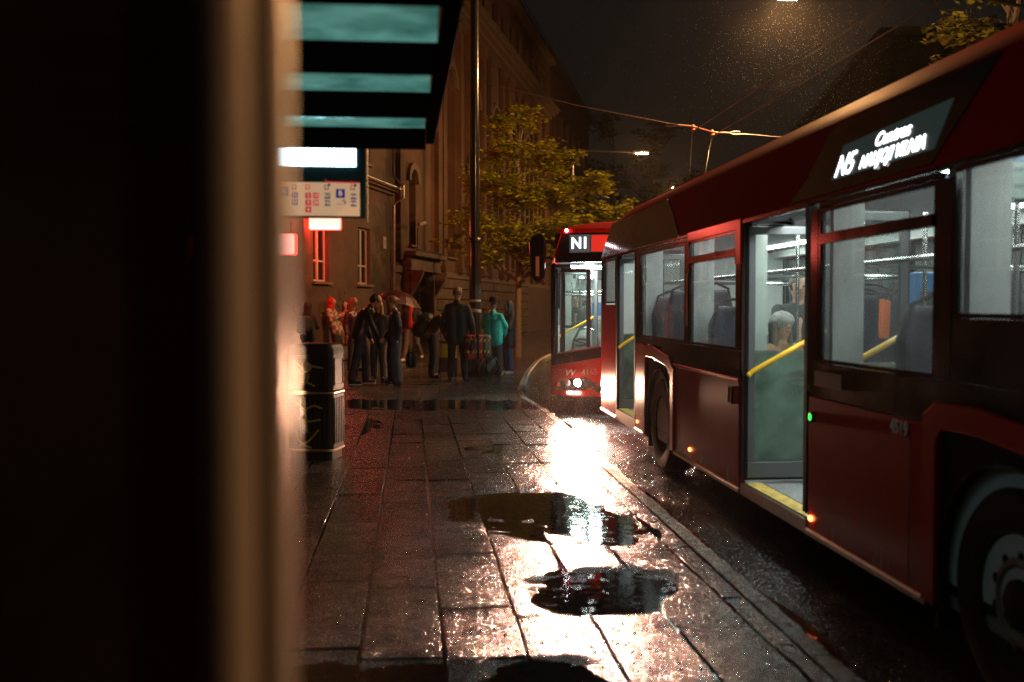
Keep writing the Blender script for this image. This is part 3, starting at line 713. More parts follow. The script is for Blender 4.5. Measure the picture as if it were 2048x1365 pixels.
    # screens seen through the forward window
    if main:
        for (x0, x1, y, z0, z1, tx) in ((.45, .68, 3.85, 2.19, 2.38, ('Naujoji Vilnia', '(A)')), (.32, .66, 3.25, 2.20, 2.41, ('0 min', '0 min'))):
            g = MB(); g.box(x0 - .02, y, z0 - .02, x1 + .02, y + .04, z1 + .02); sd = P_('passenger_screen', g, M_blkm)
            g = MB(); g.box(x0, y - .004, z0, x1, y - .001, z1); g.build('screen', M_scr if y > 3.5 else M_scrg, sd)
            g = MB(); g.box(x0, y - .007, z1 - .035, x1, y - .005, z1); g.build('screen_header', M_bluescr, sd)
            text('screen_text', tx[0], .034, M_darkprint if y < 3.5 else M_white, sd, ((x0 + x1) / 2, y - .009, z1 - (.018 if y > 3.5 else .07)), RX)
            text('screen_text', tx[1], .038, M_darkprint, sd, ((x0 + x1) / 2, y - .009, z0 + .06), RX)
    # wheels
    for y, kd in ((FA_, 'front'), (RA_, 'rear')):
        wheel(t, .035, y, 1, .05 if kd == 'front' else .10, kd)
        wheel(t, W - .035, y, -1, .05, kd)
    g = MB(); g.box(.4, 1.0, .20, W - .4, 11.6, .298); P_('underframe', g, M_blkm)
    for yy in (RA_, FA_):
        g = MB(); g.box(.04, yy + .62, .17, .34, yy + .65, .5); P_('mud_flap', g, M_blkm)
    # ---- front mask
    F = lambda name, g, m, **k: g.build(name, m, k.pop('parent', t), fn=bulge, **k)
    wl = lambda x: .93 + .20 * (3 * min(1, max(0, (x - .1) / 1.0)) ** 2 - 2 * min(1, max(0, (x - .1) / 1.0)) ** 3) if x < 1.1 else 1.13
    wl = lambda x: .93 + .24 * min(1, (max(0, x - .05)) / 1.3)
    rb = lambda x: .75 + .25 * min(1, x / 1.3)
    zt = lambda x: 2.835
    F('front_apron', patch(lambda x: .30, lambda x: rb(x), .0, W, 20, 0, .03), mat('bright red front paint', (.55, .03, .02), .3, coat=.3))
    F('front_waist', patch(lambda x: rb(x) + .004, lambda x: wl(x) - .004, .0, W, 20, .002, .03), M_blk)
    F('front_pillar', patch(lambda x: wl(x), lambda x: 2.35, .0, .07, 2, .0, .05), M_blk)
    F('front_pillar', patch(lambda x: wl(x), lambda x: 2.35, W - .07, W, 2, .0, .05), M_blk)
    F('windscreen', patch(lambda x: wl(x), lambda x: 2.35, .075, W - .075, 20, .012, .018), M_wsg)
    F('windscreen_edge', patch(lambda x: wl(x) - .002, lambda x: wl(x) + .022, .075, W - .075, 16, -.002, .010), mat('grey glass edge', (.30, .31, .29), .4))
    F('front_fascia', patch(lambda x: 2.354, lambda x: 2.80, .06, W - .06, 20, .0, .05), M_blk)
    F('roof_edge', patch(lambda x: 2.804, lambda x: 2.875, .10, W - .10, 20, -.004, .08), M_red)
    g = patch(lambda x: 2.50, lambda x: 2.78, .28, 2.0, 14, -.006, -.002); ds = F('destination_display', g, M_led0)
    F('display_white_field', patch(lambda x: 2.505, lambda x: 2.775, .29, .60, 5, -.010, -.007), M_ledW, parent=ds)
    F('display_red_field', patch(lambda x: 2.515, lambda x: 2.765, .62, 1.95, 10, -.010, -.007), M_ledR, parent=ds)
    yb = bulge((.445, 0, 2.64))[1]
    rotz = math.atan2(bulge((.60, 0, 2.64))[1] - bulge((.29, 0, 2.64))[1], .31)
    text('route_number', 'N1' if not main else number, .24, M_ledN, ds, (.445, yb - .018, 2.64), (R(90), 0, rotz), sx=.9, bold=.006)
    # red side edge of the mask
    g = MB(); 
    g = MB(); g.box(-.003, .30, .31, .05, FD0 - .02, 2.33); P_('front_corner_post', g, M_blk)
    # headlamps
    def fy(x, z): return bulge((x, 0, z))[1]
    for sgn in (0, 1):
        X = lambda x: x if not sgn else W - x
        g = MB()
        q = [(.10, .44), (.44, .58), (.62, .56), (.70, .50), (.52, .40), (.14, .38)]
        a = patch(lambda x: .385 if x < .5 else .385 + (x - .5) * .5, lambda x: .50 + .08 * min(1, (x - .06) / .3) - (max(0, x - .45) * .28), .06, .70, 10, -.006, .01)
        if sgn: a.v = [(W - x, y, z) for x, y, z in a.v]
        hu = F('headlamp_housing', a, M_blk)
        for x, z, r, m in ((.42, .51, .058, M_hl if front_light else M_hl_off), (.27, .50, .05, M_hl_off), (.13, .47, .035, M_orange)):
            g = MB(); g.lathe([(r, -.012), (r * .8, -.02), (.001, -.024)], (X(x), fy(x, z), z), 'y', 20); g.build('headlamp', m, hu, smooth=True)
        a = patch(lambda x: .335, lambda x: .368, .26, .46, 6, -.016, -.004)
        if sgn: a.v = [(W - x, y, z) for x, y, z in a.v]
        F('daytime_lamp', a, M_hl if front_light else M_hl_off, parent=hu)
        a = patch(lambda x: .31 + max(0, .85 - x) * .50, lambda x: .40 + max(0, .85 - x) * .62 , .52, 1.0, 6, -.004, .01)
        if sgn: a.v = [(W - x, y, z) for x, y, z in a.v]
        F('bumper_grille', a, M_blk)
    # fleet number and operator mark on the apron
    xx = .26; text('operator_mark', 'VVT', .125, M_num, t, (.33, fy(.33, .68) - .010, .655), (R(90), R(-3), R(-10)), shear=.35, sx=1.05, bold=.002)
    text('fleet_number', fleet, .125, M_num, t, (.60, fy(.60, .70) - .010, .672), (R(90), R(-3), R(-5)), bold=.001)
    # mirror
    g = MB(); g.prism([(-.33, 2.66), (-.28, 2.76), (-.13, 2.80), (-.07, 2.70), (-.08, 2.10), (-.14, 2.02), (-.24, 2.06), (-.31, 2.16)], 'y', -.02, .14); mi = P_('mirror', g, M_blk, bevel=.03)
    g = MB(); g.tube([(-.10, .06, 2.66), (-.02, .10, 2.68), (.06, .20, 2.62)], .03, 8); g.tube([(-.10, .06, 2.42), (.02, .2, 2.42)], .014, 8); g.build('mirror_arm', M_blkm, mi, smooth=True)
    g = MB(); g.box(-.225, -.026, 2.14, -.17, -.021, 2.44); g.build('mirror_sticker', M_stk, mi)
    g = MB(); g.prism([(W + .30, 2.66), (W + .25, 2.76), (W + .10, 2.76), (W + .07, 2.70), (W + .08, 2.10), (W + .28, 2.12)], 'y', -.02, .14); mi = P_('mirror', g, M_blk, bevel=.03)
    g = MB(); g.tube([(W + .10, .06, 2.66), (W - .06, .20, 2.62)], .03, 8); g.build('mirror_arm', M_blkm, mi, smooth=True)
    # dash and cab
    g = MB(); g.prism([(.35, .36), (.95, .36), (1.0, 1.05), (.40, 1.12)][0:0] or [(1.3, .36), (W - .1, .36), (W - .1, 1.12), (1.3, 1.12)], 'y', .32, .8); P_('dashboard', g, M_blkm, bevel=.05)
    g = MB(); g.box(1.25, 1.75, .36, W - .1, 1.80, 2.2); P_('cab_wall', g, M_intd)
    g = MB(); g.box(1.20, .85, .36, 1.25, 1.75, 1.35); P_('cab_door', g, M_gry)
    g = MB(); g.box(1.6, 1.1, .7, 2.1, 1.5, .82); g.box(1.6, 1.45, .8, 2.1, 1.58, 1.55); P_('driver_seat', g, M_seat, bevel=.04)
    # what shows through the windscreen at the entrance
    if front_light:
        g = MB(); g.box(.16, 1.86, .50, .62, 1.88, 1.30); pn = P_('entrance_partition', g, M_int)
        s_logo(pn, (.44, 1.853, 1.06), .15, M_darkprint, RX)
        text('partition_text', 'SOLARIS', .095, M_darkprint, pn, (.45, 1.853, .90), RX, space=1.2)
        g = MB(); g.tube([(.24, 1.72, .40), (.32, 1.72, 1.10), (.42, 1.72, 1.28), (.55, 1.72, 1.32), (.68, 1.72, 1.26), (.74, 1.72, 1.10), (.78, 1.72, .40)], .022, 10); P_('entrance_rail', g, M_chr, smooth=True)
        g = MB(); g.box(.80, 2.3, 1.02, .98, 2.42, 1.42); tv = P_('ticket_validator', g, M_white, bevel=.02)
        g = MB(); g.box(.82, 2.29, 1.26, .96, 2.298, 1.36); g.build('validator_screen', M_darkprint, tv)
        g = MB(); g.box(1.0, 3.2, 1.2, 1.2, 3.3, 1.5); P_('blue_notice', g, M_blue)
        g = MB(); g.box(.62, 3.9, 1.5, .86, 3.92, 1.75); P_('blue_notice', g, M_blue)
        for x, y in ((.88, 2.0), (1.0, 2.9), (1.08, 4.0)):
            g = MB(); g.cyl((x, y, .36), (x, y, 2.34), .018, n=10); P_('grab_pole', g, M_chr, smooth=True)
        g = MB(); g.cyl((.1, 2.05, 1.93), (1.0, 2.05, 1.93), .018, n=10); P_('hand_rail', g, M_chr, smooth=True)
        g = MB(); g.cyl((.1, 2.25, 1.88), (1.9, 2.25, 1.88), .013, n=10); P_('hand_rail', g, M_chr, smooth=True)
        g = MB(); g.box(.30, .7, 2.31, 1.5, 1.7, 2.33); P_('ceiling_light', g, M_strip)
    g = MB(); g.ball((.24, fy(.24, 2.84) - .02, 2.845), .022, 8); P_('roof_marker_lamp', g, emat('white marker lamp', (.9, .95, 1), 60.0) if front_light else M_hl_off)
    # roof equipment
    g = MB(); g.box(.55, 9.0, 2.95, W - .55, 11.2, 3.10); P_('roof_unit', g, M_redroof, bevel=.05)
    return t
bus_near = make_bus('near red city bus with its doors open and a lit destination display', (2.33, 1.35, 0), 0, False, 'N5', True)
BN1 = Vector((1.86, 15.15, 0)); RN1 = R(-9.5)
bus_far = make_bus('red city bus with bright headlamps pulling up behind the near bus', BN1, RN1, True, 'N1', False)
# the far bus's real headlamps
MN1 = Matrix.Translation(BN1) @ Matrix.Rotation(RN1, 4, 'Z')
for x in (.42, W - .42):
    p = MN1 @ Vector((x, -.02, .51)); l_ = lamp('headlight_beam', 'SPOT', p, 2900, (1.0, .49, .30), .035, spot_size=R(60), spot_blend=1.0)
    aim(l_, MN1 @ Vector((x + .9, -9, -.25)))
    p = MN1 @ Vector((x - .06 if x < 1 else x + .06, -.10, .352)); l_ = lamp('daytime_light', 'SPOT', p, 560, (1.0, .54, .34), .05, spot_size=R(140), spot_blend=1)
    aim(l_, MN1 @ Vector((x, -12, .1)))
# ============================================================ buildings
M_stucco = mat('brown rendered wall', (.080, .045, .030), .75, var=.4, vs=1.1, bump=.006, bs=30)
M_stucco2 = mat('ochre plaster wall', (.105, .048, .023), .75, var=.55, vs=.6, bump=.006, bs=22)
M_stucco3 = mat('red brown plaster wall', (.085, .042, .03), .75, var=.25, vs=.9, bump=.006, bs=22)
M_stone = [mat('rusticated stone %d' % i, c, .7, var=.3, vs=5, bump=.012, bs=25) for i, c in enumerate([(.105, .072, .048), (.085, .058, .04), (.125, .086, .058)])]
M_trim = mat('pale stone trim', (.15, .10, .068), .7, var=.25, vs=4, bump=.004, bs=40)
M_wfr = mat('cream window frame', (.50, .42, .34), .5, var=.1, vs=8)
M_wgl = mat('dark window glass', (.012, .012, .013), .06, spec=.8)
M_shade = mat('room behind glass', (.03, .026, .022), .8)
M_roofm = mat('sheet metal roof', (.07, .045, .038), .45, var=.3, vs=2)
M_pipe = mat('zinc downpipe', (.30, .29, .28), .35, metal=.8, var=.2, vs=6)
M_dkm = mat('dark street metal', (.018, .018, .019), .35, coat=.3, bump=.001, bs=90)
AB = math.atan2(.283, 1); F0 = Vector((-2.82, 28.5, 0))
def S(Y): return (Y - 28.5) / math.cos(AB)
RZB = R(90) - AB
def building(label, name='building'):
    o = thing(name, label, 'building', F0, RZB); return o
def wall_holes(g, x0, x1, z0, z1, holes, y0, y1):
    # wall slab with rectangular openings: cut into vertical strips at the openings' edges
    xs = sorted({x0, x1, *[h[0] for h in holes], *[h[1] for h in holes]})
    for a, b in zip(xs, xs[1:]):
        hs = sorted([h for h in holes if h[0] <= a + 1e-6 and h[1] >= b - 1e-6], key=lambda h: h[2]); z = z0
        for h in hs:
            if h[2] > z: g.box(a, y0, z, b, y1, h[2])
            z = h[3]
        if z < z1: g.box(a, y0, z, b, y1, z1)
def win(root, x0, x1, z0, z1, m=M_wfr, depth=.12, bars=(.33,), mull=True, sill=True, pane=M_wgl):
    g = MB(); g.frame('y', x0, z0, x1, z1, .06, depth, depth + .06)
    for b in bars:
        z = z0 + (z1 - z0) * b; g.box(x0 + .06, depth + .005, z - .025, x1 - .06, depth + .055, z + .025)
    if mull: g.box((x0 + x1) / 2 - .045, depth - .01, z0 + .06, (x0 + x1) / 2 + .045, depth + .058, z1 - .06)
    w_ = g.build('window', m, root)
    g = MB(); g.box(x0 + .06, depth + .03, z0 + .06, x1 - .06, depth + .034, z1 - .06); g.build('pane', pane, w_)
    if sill:
        g = MB(); g.box(x0 - .10, -.10, z0 - .07, x1 + .10, depth, z0 - .002); g.build('sill', M_trim, w_)
    return w_
# ---- the near brown building
b1 = building('brown rendered corner building with cream casement windows behind the red sign')
wins = []
for k in range(-6, 2):
    x = S(27.45) + 3.52 * k if k <= 0 else S(30.85)
    wins.append((x, x + 1.15, 2.36, 4.12))
ups = [(a, b, 6.15, 8.0) for a, b, _, _ in wins] + [(a, b, 9.2, 10.9) for a, b, _, _ in wins]
x1b = S(34.1)
g = MB(); wall_holes(g, -26, x1b, .1, 12.2, wins + ups, 0, .35); struct_wall = g.build('wall', M_stucco, b1)
g = MB(); g.box(x1b - .3, .35, .1, x1b - .001, 7, 12.2); g.build('end_wall', M_stucco, b1)
for h in wins + ups: win(b1, *h)
g = MB()
for z, d, t in ((5.42, .10, .10), (5.52, .22, .07), (5.59, .30, .05)): g.box(-26, -d, z, x1b + .05, 0.0, z + t - .002)
g.build('string_course', M_stucco, b1)
g = MB(); g.box(-26, -.34, 5.642, x1b + .08, -.0, 5.665); g.build('metal_flashing', M_pipe, b1)
g = MB(); g.box(-26, -.5, 12.2, x1b + .1, .4, 12.5); g.build('cornice', M_trim, b1)
g = MB(); g.add([(-26, -.5, 12.5), (x1b + .1, -.5, 12.5), (x1b + .1, 5, 15), (-26, 5, 15)], [(0, 1, 2, 3)]); g.build('roof', M_roofm, b1)
g = MB(); g.box(-26, -.05, .1, x1b - .001, -.0015, .62); g.build('plinth', mat('dark plinth render', (.10, .075, .06), .7, var=.3, vs=3, bump=.005, bs=30), b1)
g = MB(); g.tube([(x1b - .08, -.10, .35), (x1b - .08, -.10, 5.1), (x1b - .02, -.42, 5.35), (x1b - .02, -.42, 5.75), (x1b - .08, -.10, 6.05), (x1b - .08, -.10, 12.2)], .05, 8); g.build('downpipe', M_pipe, b1, smooth=True)
g = MB(); g.box(S(33.15), -.03, 3.58, S(33.45), -.002, 3.98); hp = g.build('house_plate', M_wfr, b1)
text('plate_number', '17', .22, M_darkprint, hp, ((S(33.15) + S(33.45)) / 2, -.033, 3.78), RX)
rg2 = random.Random(4)
for k in range(9):     # sprayed scribbles on the render
    cx = rg2.uniform(-6, 1.5); cz = rg2.uniform(1.5, 2.15); r = rg2.uniform(.12, .3); ph = rg2.random() * 6
    g = MB(); g.tube([(cx + r * math.cos(ph + t * .55) * (1 + .3 * math.sin(t * 1.7)), -.004, cz + r * .8 * math.sin(ph + t * .55)) for t in range(10)], .012, 4); g.build('graffiti', mat('spray paint', (.05, .035, .03), .6), b1)
pass
# ---- the long ochre building with tall arched bays
b2 = building('long ochre plastered building with tall arched bays and a dark portal')
x0b, x2b = x1b + .001, S(67.6)
bays = [S(41.1) + 4.48 * k for k in range(0, 6)]
def arch_pts(x0, x1, z0, z1, n=12):
    r = (x1 - x0) / 2; c = (x0 + x1) / 2; zc = z1 - r
    return [(x0, z0), (x1, z0)] + [(c + r * math.cos(math.pi * i / n), zc + r * math.sin(math.pi * i / n)) for i in range(n + 1)]
holes = [(x, x + 1.5, 3.65, 11.6) for x in bays]
door = (S(35.75), S(38.5), .1, 2.75); niche = (S(36.1), S(36.9), 3.85, 6.6)
holes2 = holes + [door, niche] + [(x + .1, x + 1.4, 15.6, 17.0) for x in bays] + [(x + 2.3, x + 3.6, 15.6, 17.0) for x in bays if x + 3.6 < x2b]
g = MB(); wall_holes(g, x0b, x2b, .1, 18, holes2, .02, .5); g.build('wall', M_stucco2, b2)
# spandrels that turn the tops of the openings into arches
for x in bays + [None]:
    (xa_, xb_, zt_) = (x, x + 1.5, 11.6) if x is not None else (niche[0], niche[1], 6.6)
    r = (xb_ - xa_) / 2; c = (xa_ + xb_) / 2; zc = zt_ - r; g = MB()
    for s_ in (-1, 1):
        pts = [(c + s_ * r, zt_)] + [(c + s_ * r * math.cos(math.pi / 2 * i / 8), zc + r * math.sin(math.pi / 2 * i / 8)) for i in range(9)]
        g.prism(pts, 'y', .025, .48)
    g.build('arch_spandrel', M_stucco2, b2)
    a = MB(); ro = r + .28; pts = [(c + ro * math.cos(math.pi * i / 14), zc + ro * math.sin(math.pi * i / 14)) for i in range(15)] + [(c + (r + .04) * math.cos(math.pi * (14 - i) / 14), zc + (r + .04) * math.sin(math.pi * (14 - i) / 14)) for i in range(15)]
    a.prism(pts, 'y', -.10, .018); a.build('arch_hood', M_trim, b2)
for x in bays:
    win(b2, x + .05, x + 1.45, 3.72, 6.6, depth=.34, bars=(.5,), m=M_dkm); win(b2, x + .05, x + 1.45, 7.3, 11.5, depth=.34, bars=(.3, .6), m=M_dkm, sill=False)
    g = MB(); g.box(x + .04, .30, 6.61, x + 1.46, .49, 7.29); g.build('window_apron', M_stucco2, b2)
    for xx in (x - .95, x + 1.95):
        if xx + .5 < x2b:
            g = MB(); g.box(xx, -.16, 3.3, xx + .5, .018, 13.4); g.box(xx - .06, -.22, 13.401, xx + .56, .017, 13.8); g.box(xx - .06, -.22, 3.1, xx + .56, .017, 3.299); g.build('pilaster', M_stucco2, b2)
for k in range(2):
    xx = (S(34.6), S(39.4))[k]; g = MB(); g.box(xx, -.16, 3.3, xx + .55, .018, 13.4); g.build('pilaster', M_stucco2, b2)
win(b2, niche[0] + .03, niche[1] - .03, 3.9, 6.5, depth=.3, mull=False, m=M_dkm)
for h in holes2[len(holes) + 2:]: win(b2, *h, depth=.2, sill=False, m=M_dkm)
g = MB()
for z, d, t in ((14.3, .15, .2), (14.5, .40, .18), (14.68, .62, .16), (14.84, .72, .08)): g.box(x0b, -d, z, x2b, .018, z + t - .003)
g.build('cornice', M_trim, b2)
g = MB(); g.box(x0b, -.05, 2.86, x2b, .018, 3.08); g.build('plinth_moulding', M_trim, b2)
g = MB(); g.box(x0b, -.4, 18.001, x2b + .1, .5, 18.25); g.build('eaves', M_trim, b2)
g = MB(); g.add([(x0b, -.45, 18.26), (x2b, -.45, 18.26), (x2b, 6, 21.5), (x0b, 6, 21.5)], [(0, 1, 2, 3)]); g.build('roof', M_roofm, b2)
g = MB()
for k in range(26): 
    x = x0b + 1.4 * k
    if x < x2b: g.cyl((x, -.3, 18.26), (x, -.3, 18.85), .02, n=5)
g.cyl((x0b, -.3, 18.85), (x2b, -.3, 18.85), .022, n=5); g.cyl((x0b, -.3, 18.6), (x2b, -.3, 18.6), .015, n=5); g.build('roof_railing', M_dkm, b2)
# rusticated plinth: real stones in courses
rr = random.Random(2); sm = [MB().box(0, 0, 0, 1, 1, 1) for _ in range(1)]
def stone_mesh(i, m):
    g = MB(); e = .06
    g.add([(0, .02, 0), (1, .02, 0), (1, .02, 1), (0, .02, 1), (e, -.05, e * 1.6), (1 - e, -.05, e * 1.6), (1 - e, -.05, 1 - e * 1.6), (e, -.05, 1 - e * 1.6)],
          [(0, 1, 5, 4), (1, 2, 6, 5), (2, 3, 7, 6), (3, 0, 4, 7), (4, 5, 6, 7)]); return g.mesh('stone', m)
stm = [stone_mesh(i, m) for i, m in enumerate(M_stone)]
for row in range(6):
    x = x0b + (.45 if row % 2 else 0) + .02; z = .14 + row * .452
    while x < min(S(60), x2b) - 1:
        L = .88
        if not (x + L > door[0] - .45 and x < door[1] + .45 and z < 3.1):
            o = link('stone', rr.choice(stm), b2); o.location = (x, 0, z); o.scale = (L - .02, 1, .432)
        x += L
        if len([1 for _ in ()]) : break
g = MB(); g.box(S(60) - .9, -.04, .12, x2b, .015, 2.85); g.build('plinth', M_stone[1], b2)
# portal
for a, b in ((door[0] - .42, door[0] - .02), (door[1] + .02, door[1] + .42)):
    g = MB(); g.box(a, -.22, .1, b, .018, 2.95); g.build('portal_jamb', M_stone[2], b2, bevel=.03)
g = MB(); g.box(door[0] - .55, -.34, 2.951, door[1] + .55, .018, 3.45); g.box(door[0] - .7, -.55, 3.451, door[1] + .7, .018, 3.62); g.build('portal_lintel', M_stone[0], b2, bevel=.02)
for s_ in (door[0] - .22, door[1] + .22):
    g = MB(); g.prism([(.0, 2.05), (-.36, 2.6), (-.5, 2.95), (0.0, 2.95)], 'x', s_ - .12, s_ + .12); g.build('scroll_bracket', M_trim, b2, bevel=.02, fn=lambda v: (v[0], v[1] - .225, v[2]))
g = MB(); g.box(door[0] + .02, .34, .1, door[1] - .02, .40, 2.74); dr = g.build('door', mat('dark wooden door', (.03, .018, .012), .5, var=.4, vs=8), b2)
for a in (door[0] + .15, (door[0] + door[1]) / 2 + .08):
    g = MB(); g.frame('y', a, .35, a + 1.1, 2.6, .09, .30, .339); g.build('door_panel', M_dkm, dr)
g = MB(); g.tube([(door[0] - .4, -.5, 3.66), (door[1] + .5, -.5, 3.66)], .03, 6); g.tube([(door[0] - .15, -.45, 3.66), (door[0] - .15, -.45, 4.35), (door[0] - .3, -.5, 4.42)], .02, 6); g.build('conduit', M_dkm, b2)
g = MB(); g.box(-.14, -.06, -.06, .2, .06, .06); cm = g.build('security_camera', mat('camera housing', (.5, .45, .4), .4), b2, bevel=.02, loc=(door[0] + .15, -.5, 4.62), rot=(0, R(-18), R(-30)))
# ---- the red brown building beyond
b3 = building('tall red brown building at the end of the row beside dark trees')
x3b, x4b = x2b + .002, S(94.4)
hl = [(x3b + 1.6 + 3.6 * k, x3b + 3.0 + 3.6 * k, z, z + 2.2) for k in range(7) for z in (2.2, 6.2, 10.2, 14.2)]
g = MB(); wall_holes(g, x3b, x4b, .1, 18.9, hl, .6, 1.0); g.build('wall', M_stucco3, b3)
for h in hl: win(b3, *h, depth=.75, sill=False, m=M_dkm)
g = MB(); g.box(x3b, -.1, 18.9, x4b + .2, 1, 19.2); g.build('eaves', M_roofm, b3)
g = MB(); g.box(x4b - .001, 1.001, .1, x4b + .3, 12, 18.9); g.build('end_wall', M_stucco3, b3)
g = MB(); g.box(x3b, .5, 5.2, x4b, .598, 5.5); g.box(x3b, .45, .1, x4b, .598, 1.3); g.build('string_course', M_trim, b3)
g = MB(); g.add([(x3b, -.1, 19.2), (x4b + .3, -.1, 19.2), (x4b - 1, 6, 22.4), (x3b, 6, 22.4)], [(0, 1, 2, 3)]); g.build('roof', M_roofm, b3)
# ---- dark building across the road
M_dark4 = mat('very dark plaster', (.006, .005, .0045), .9, spec=0., var=.3, vs=1)  # one near-black tone over the whole building
b4 = thing('building', 'dark building with an overhanging eave across the road behind the near bus', 'building', (19.2, 40, 0), R(-12))
g = MB(); hl = [(0 + .0, 0, 0, 0)]
hs = [(2 + 3.2 * k, 3.3 + 3.2 * k, z, z + 1.9) for k in range(6) for z in (2, 5.4, 8.8)]
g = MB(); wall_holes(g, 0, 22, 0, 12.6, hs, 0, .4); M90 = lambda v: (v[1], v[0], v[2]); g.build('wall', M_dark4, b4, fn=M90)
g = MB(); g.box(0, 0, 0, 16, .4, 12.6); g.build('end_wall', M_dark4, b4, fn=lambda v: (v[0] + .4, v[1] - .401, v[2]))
g = MB(); g.box(-.8, -.9, 12.6, 17, 23, 12.95); g.build('eaves', M_dark4, b4)
for h in hs:
    g = MB(); g.frame('y', *(h[0], h[2], h[1], h[3]), .07, .15, .2); w_ = g.build('window', M_dkm, b4, fn=M90)
    g = MB(); g.box(h[0] + .07, .17, h[2] + .07, h[1] - .07, .175, h[3] - .07); g.build('pane', M_wgl, w_, fn=M90)

# ============================================================ lit signs on the near building
def lit_sign(label, Y, off, w_, h_, z, txt, rz, logo):
    p = F0 + Vector((math.sin(AB), math.cos(AB), 0)) * S(Y) + Vector((math.cos(AB), -math.sin(AB), 0)) * off
    t = thing('illuminated_sign', label, 'sign', (p.x, p.y, z), rz)
    g = MB(); r = .05; pts = []
    for cx, cz, a0 in ((w_ / 2 - r, h_ / 2 - r, 0), (-w_ / 2 + r, h_ / 2 - r, 90), (-w_ / 2 + r, -h_ / 2 + r, 180), (w_ / 2 - r, -h_ / 2 + r, 270)):
        pts += [(cx + r * math.cos(R(a0 + k * 30)), cz + r * math.sin(R(a0 + k * 30))) for k in range(4)]
    g.prism(pts, 'y', -.06, .08); g.build('sign_box', emat('red sign rim light', (1, .06, .035), 3.0), t)
    g = MB(); q = [(x * .97, z_ * .93) for x, z_ in pts]; g.prism(q, 'y', -.068, -.061); g.prism(q, 'y', .081, .088); g.build('sign_face', emat('pink lit sign face', (1.0, .40, .32), 2.6), t)
    wt = emat('white lit lettering', (1, .95, .92), 4.0)
    if logo:
        g = MB()
        for pp in ([(-.38, -.14), (-.32, -.04), (-.26, -.13)], [(-.27, -.03), (-.22, -.14), (-.15, -.04)]):
            g.tube([(a * w_ / .86, -.075, b) for a, b in pp], .018, 6)
        g.build('sign_logo', wt, t)
    text('sign_text', txt, .095 if logo else .12, wt, t, (.13 * w_ if logo else -.02, -.074, -.10 * h_ / .38), RX, bold=.002)
    g = MB(); g.cyl((w_ / 2 - .12, .0, h_ / 2 - .001), (w_ / 2 - .12, 0, h_ / 2 + .25), .02); g.build('bracket', M_dkm, t)
    lamp('sign_glow', 'AREA', (0, .14, -.02), 70, (1, .05, .025), parent=t, rot=(R(90), 0, 0), shape='RECTANGLE', size=w_, size_y=h_)
    lamp('sign_glow', 'AREA', (0, -.10, -.02), 20, (1, .06, .03), parent=t, rot=(R(-90), 0, 0), shape='RECTANGLE', size=w_, size_y=h_)
    return t
lit_sign('pinkish white lit sign with red rim above the casement window', 26.8, .62, .85, .385, 3.87, 'ARVARTUS', R(-3), True)
lit_sign('narrow red lit sign partly hidden behind the blurred post', 22.8, .95, 1.25, .48, 3.05, 'VARTIETAS', R(-14), False)
# ============================================================ street lamps
def street_lamp(label, base, top, arm_to, power, r=.09):
    t = thing('street_lamp', label, 'street lamp', base, 0, 'street lamps along the road')
    bx, by, bz = base; h = top - bz; ax, ay = arm_to[0] - bx, arm_to[1] - by
    g = MB(); g.tube([(0, 0, 0), (0, 0, 1.2), (0, 0, h)], [.11, .09, .055], 12); g.build('pole', M_dkm, t, smooth=True)
    g = MB(); g.tube([(0, 0, h - .05), (ax * .2, ay * .2, h + .18), (ax, ay, h + .1)], [.045, .04, .03], 8); g.build('arm', M_dkm, t, smooth=True)
    g = MB(); a = math.atan2(ay, ax); M = Matrix.Translation((ax, ay, h + .08)) @ Matrix.Rotation(a, 4, 'Z')
    g.box(-.12, -.12, -.02, .50, .12, .07, M); hd = g.build('lamp_head', M_dkm, t, bevel=.02)
    g = MB(); g.box(.02, -.09, -.045, .44, .09, -.021, M); g.build('lamp_glass', emat('sodium lamp glass', (1, .66, .36), 140.0), hd)
    c = M @ Vector((.23, 0, -.12)); l_ = lamp('sodium_light', 'POINT', c, power, SODIUM, r, t)
    return t
street_lamp('bright street lamp with warm halo at the top edge above the bus', (13.8, 22, 0), 8.54, (8.3, 22), 4300)
street_lamp('small far street lamp on a long arm beside the tree crown', (5.4, 37.3, .15), 7.35, (7.75, 37.0), 1300)
street_lamp('street lamp further down the road on the far side', (17.5, 62, 0), 9.0, (15.6, 61.4), 2600)
street_lamp('street lamp beside the road behind the viewer', (10.2, -2, 0), 8.5, (8.9, -2), 1900)
# ============================================================ the big pole, its tapes, cross wire and trolley wires
px, py = 1.05, 22.6
t = thing('trolley_pole', 'thick black metal mast with white tape bands between the people', 'pole', (px, py, PAV))
g = MB(); g.tube([(0, 0, 0), (0, 0, 3.02)], [.138, .132], 20); g.tube([(0, 0, 3.02), (0, 0, 9.2)], [.118, .10], 20); g.build('shaft', mat('black painted steel mast', (.022, .022, .023), .22, metal=.0, coat=.6, bump=.001, bs=20), t, smooth=True)
g = MB(); g.lathe([(.142, 2.96), (.15, 2.98), (.15, 3.04), (.125, 3.08)], (0, 0, 0)); g.build('collar', M_dkm, t, smooth=True)
for z, h_, dz in ((1.63, .05, .004), (1.40, .07, -.02)):
    g = MB(); g.lathe([(.139, z), (.1395, z + .002), (.139, z + h_)], (0, 0, 0)); g.v = [(x, y, zz + dz * x * 6) for x, y, zz in g.v]; g.build('tape_band', mat('white tape', (.5, .47, .43), .45), t, smooth=True)
g = MB(); g.lathe([(.19, 0), (.19, .03), (.15, .05)], (0, 0, 0)); g.build('base_flange', M_dkm, t)
g = MB(); g.tube([(-.12, -.1, 4.9), (-.16, -.12, 4.6), (-.14, -.1, 4.4), (-.2, -.1, 4.5), (-.17, -.1, 4.85)], .012, 5); g.build('cable_coil', M_dkm, t)
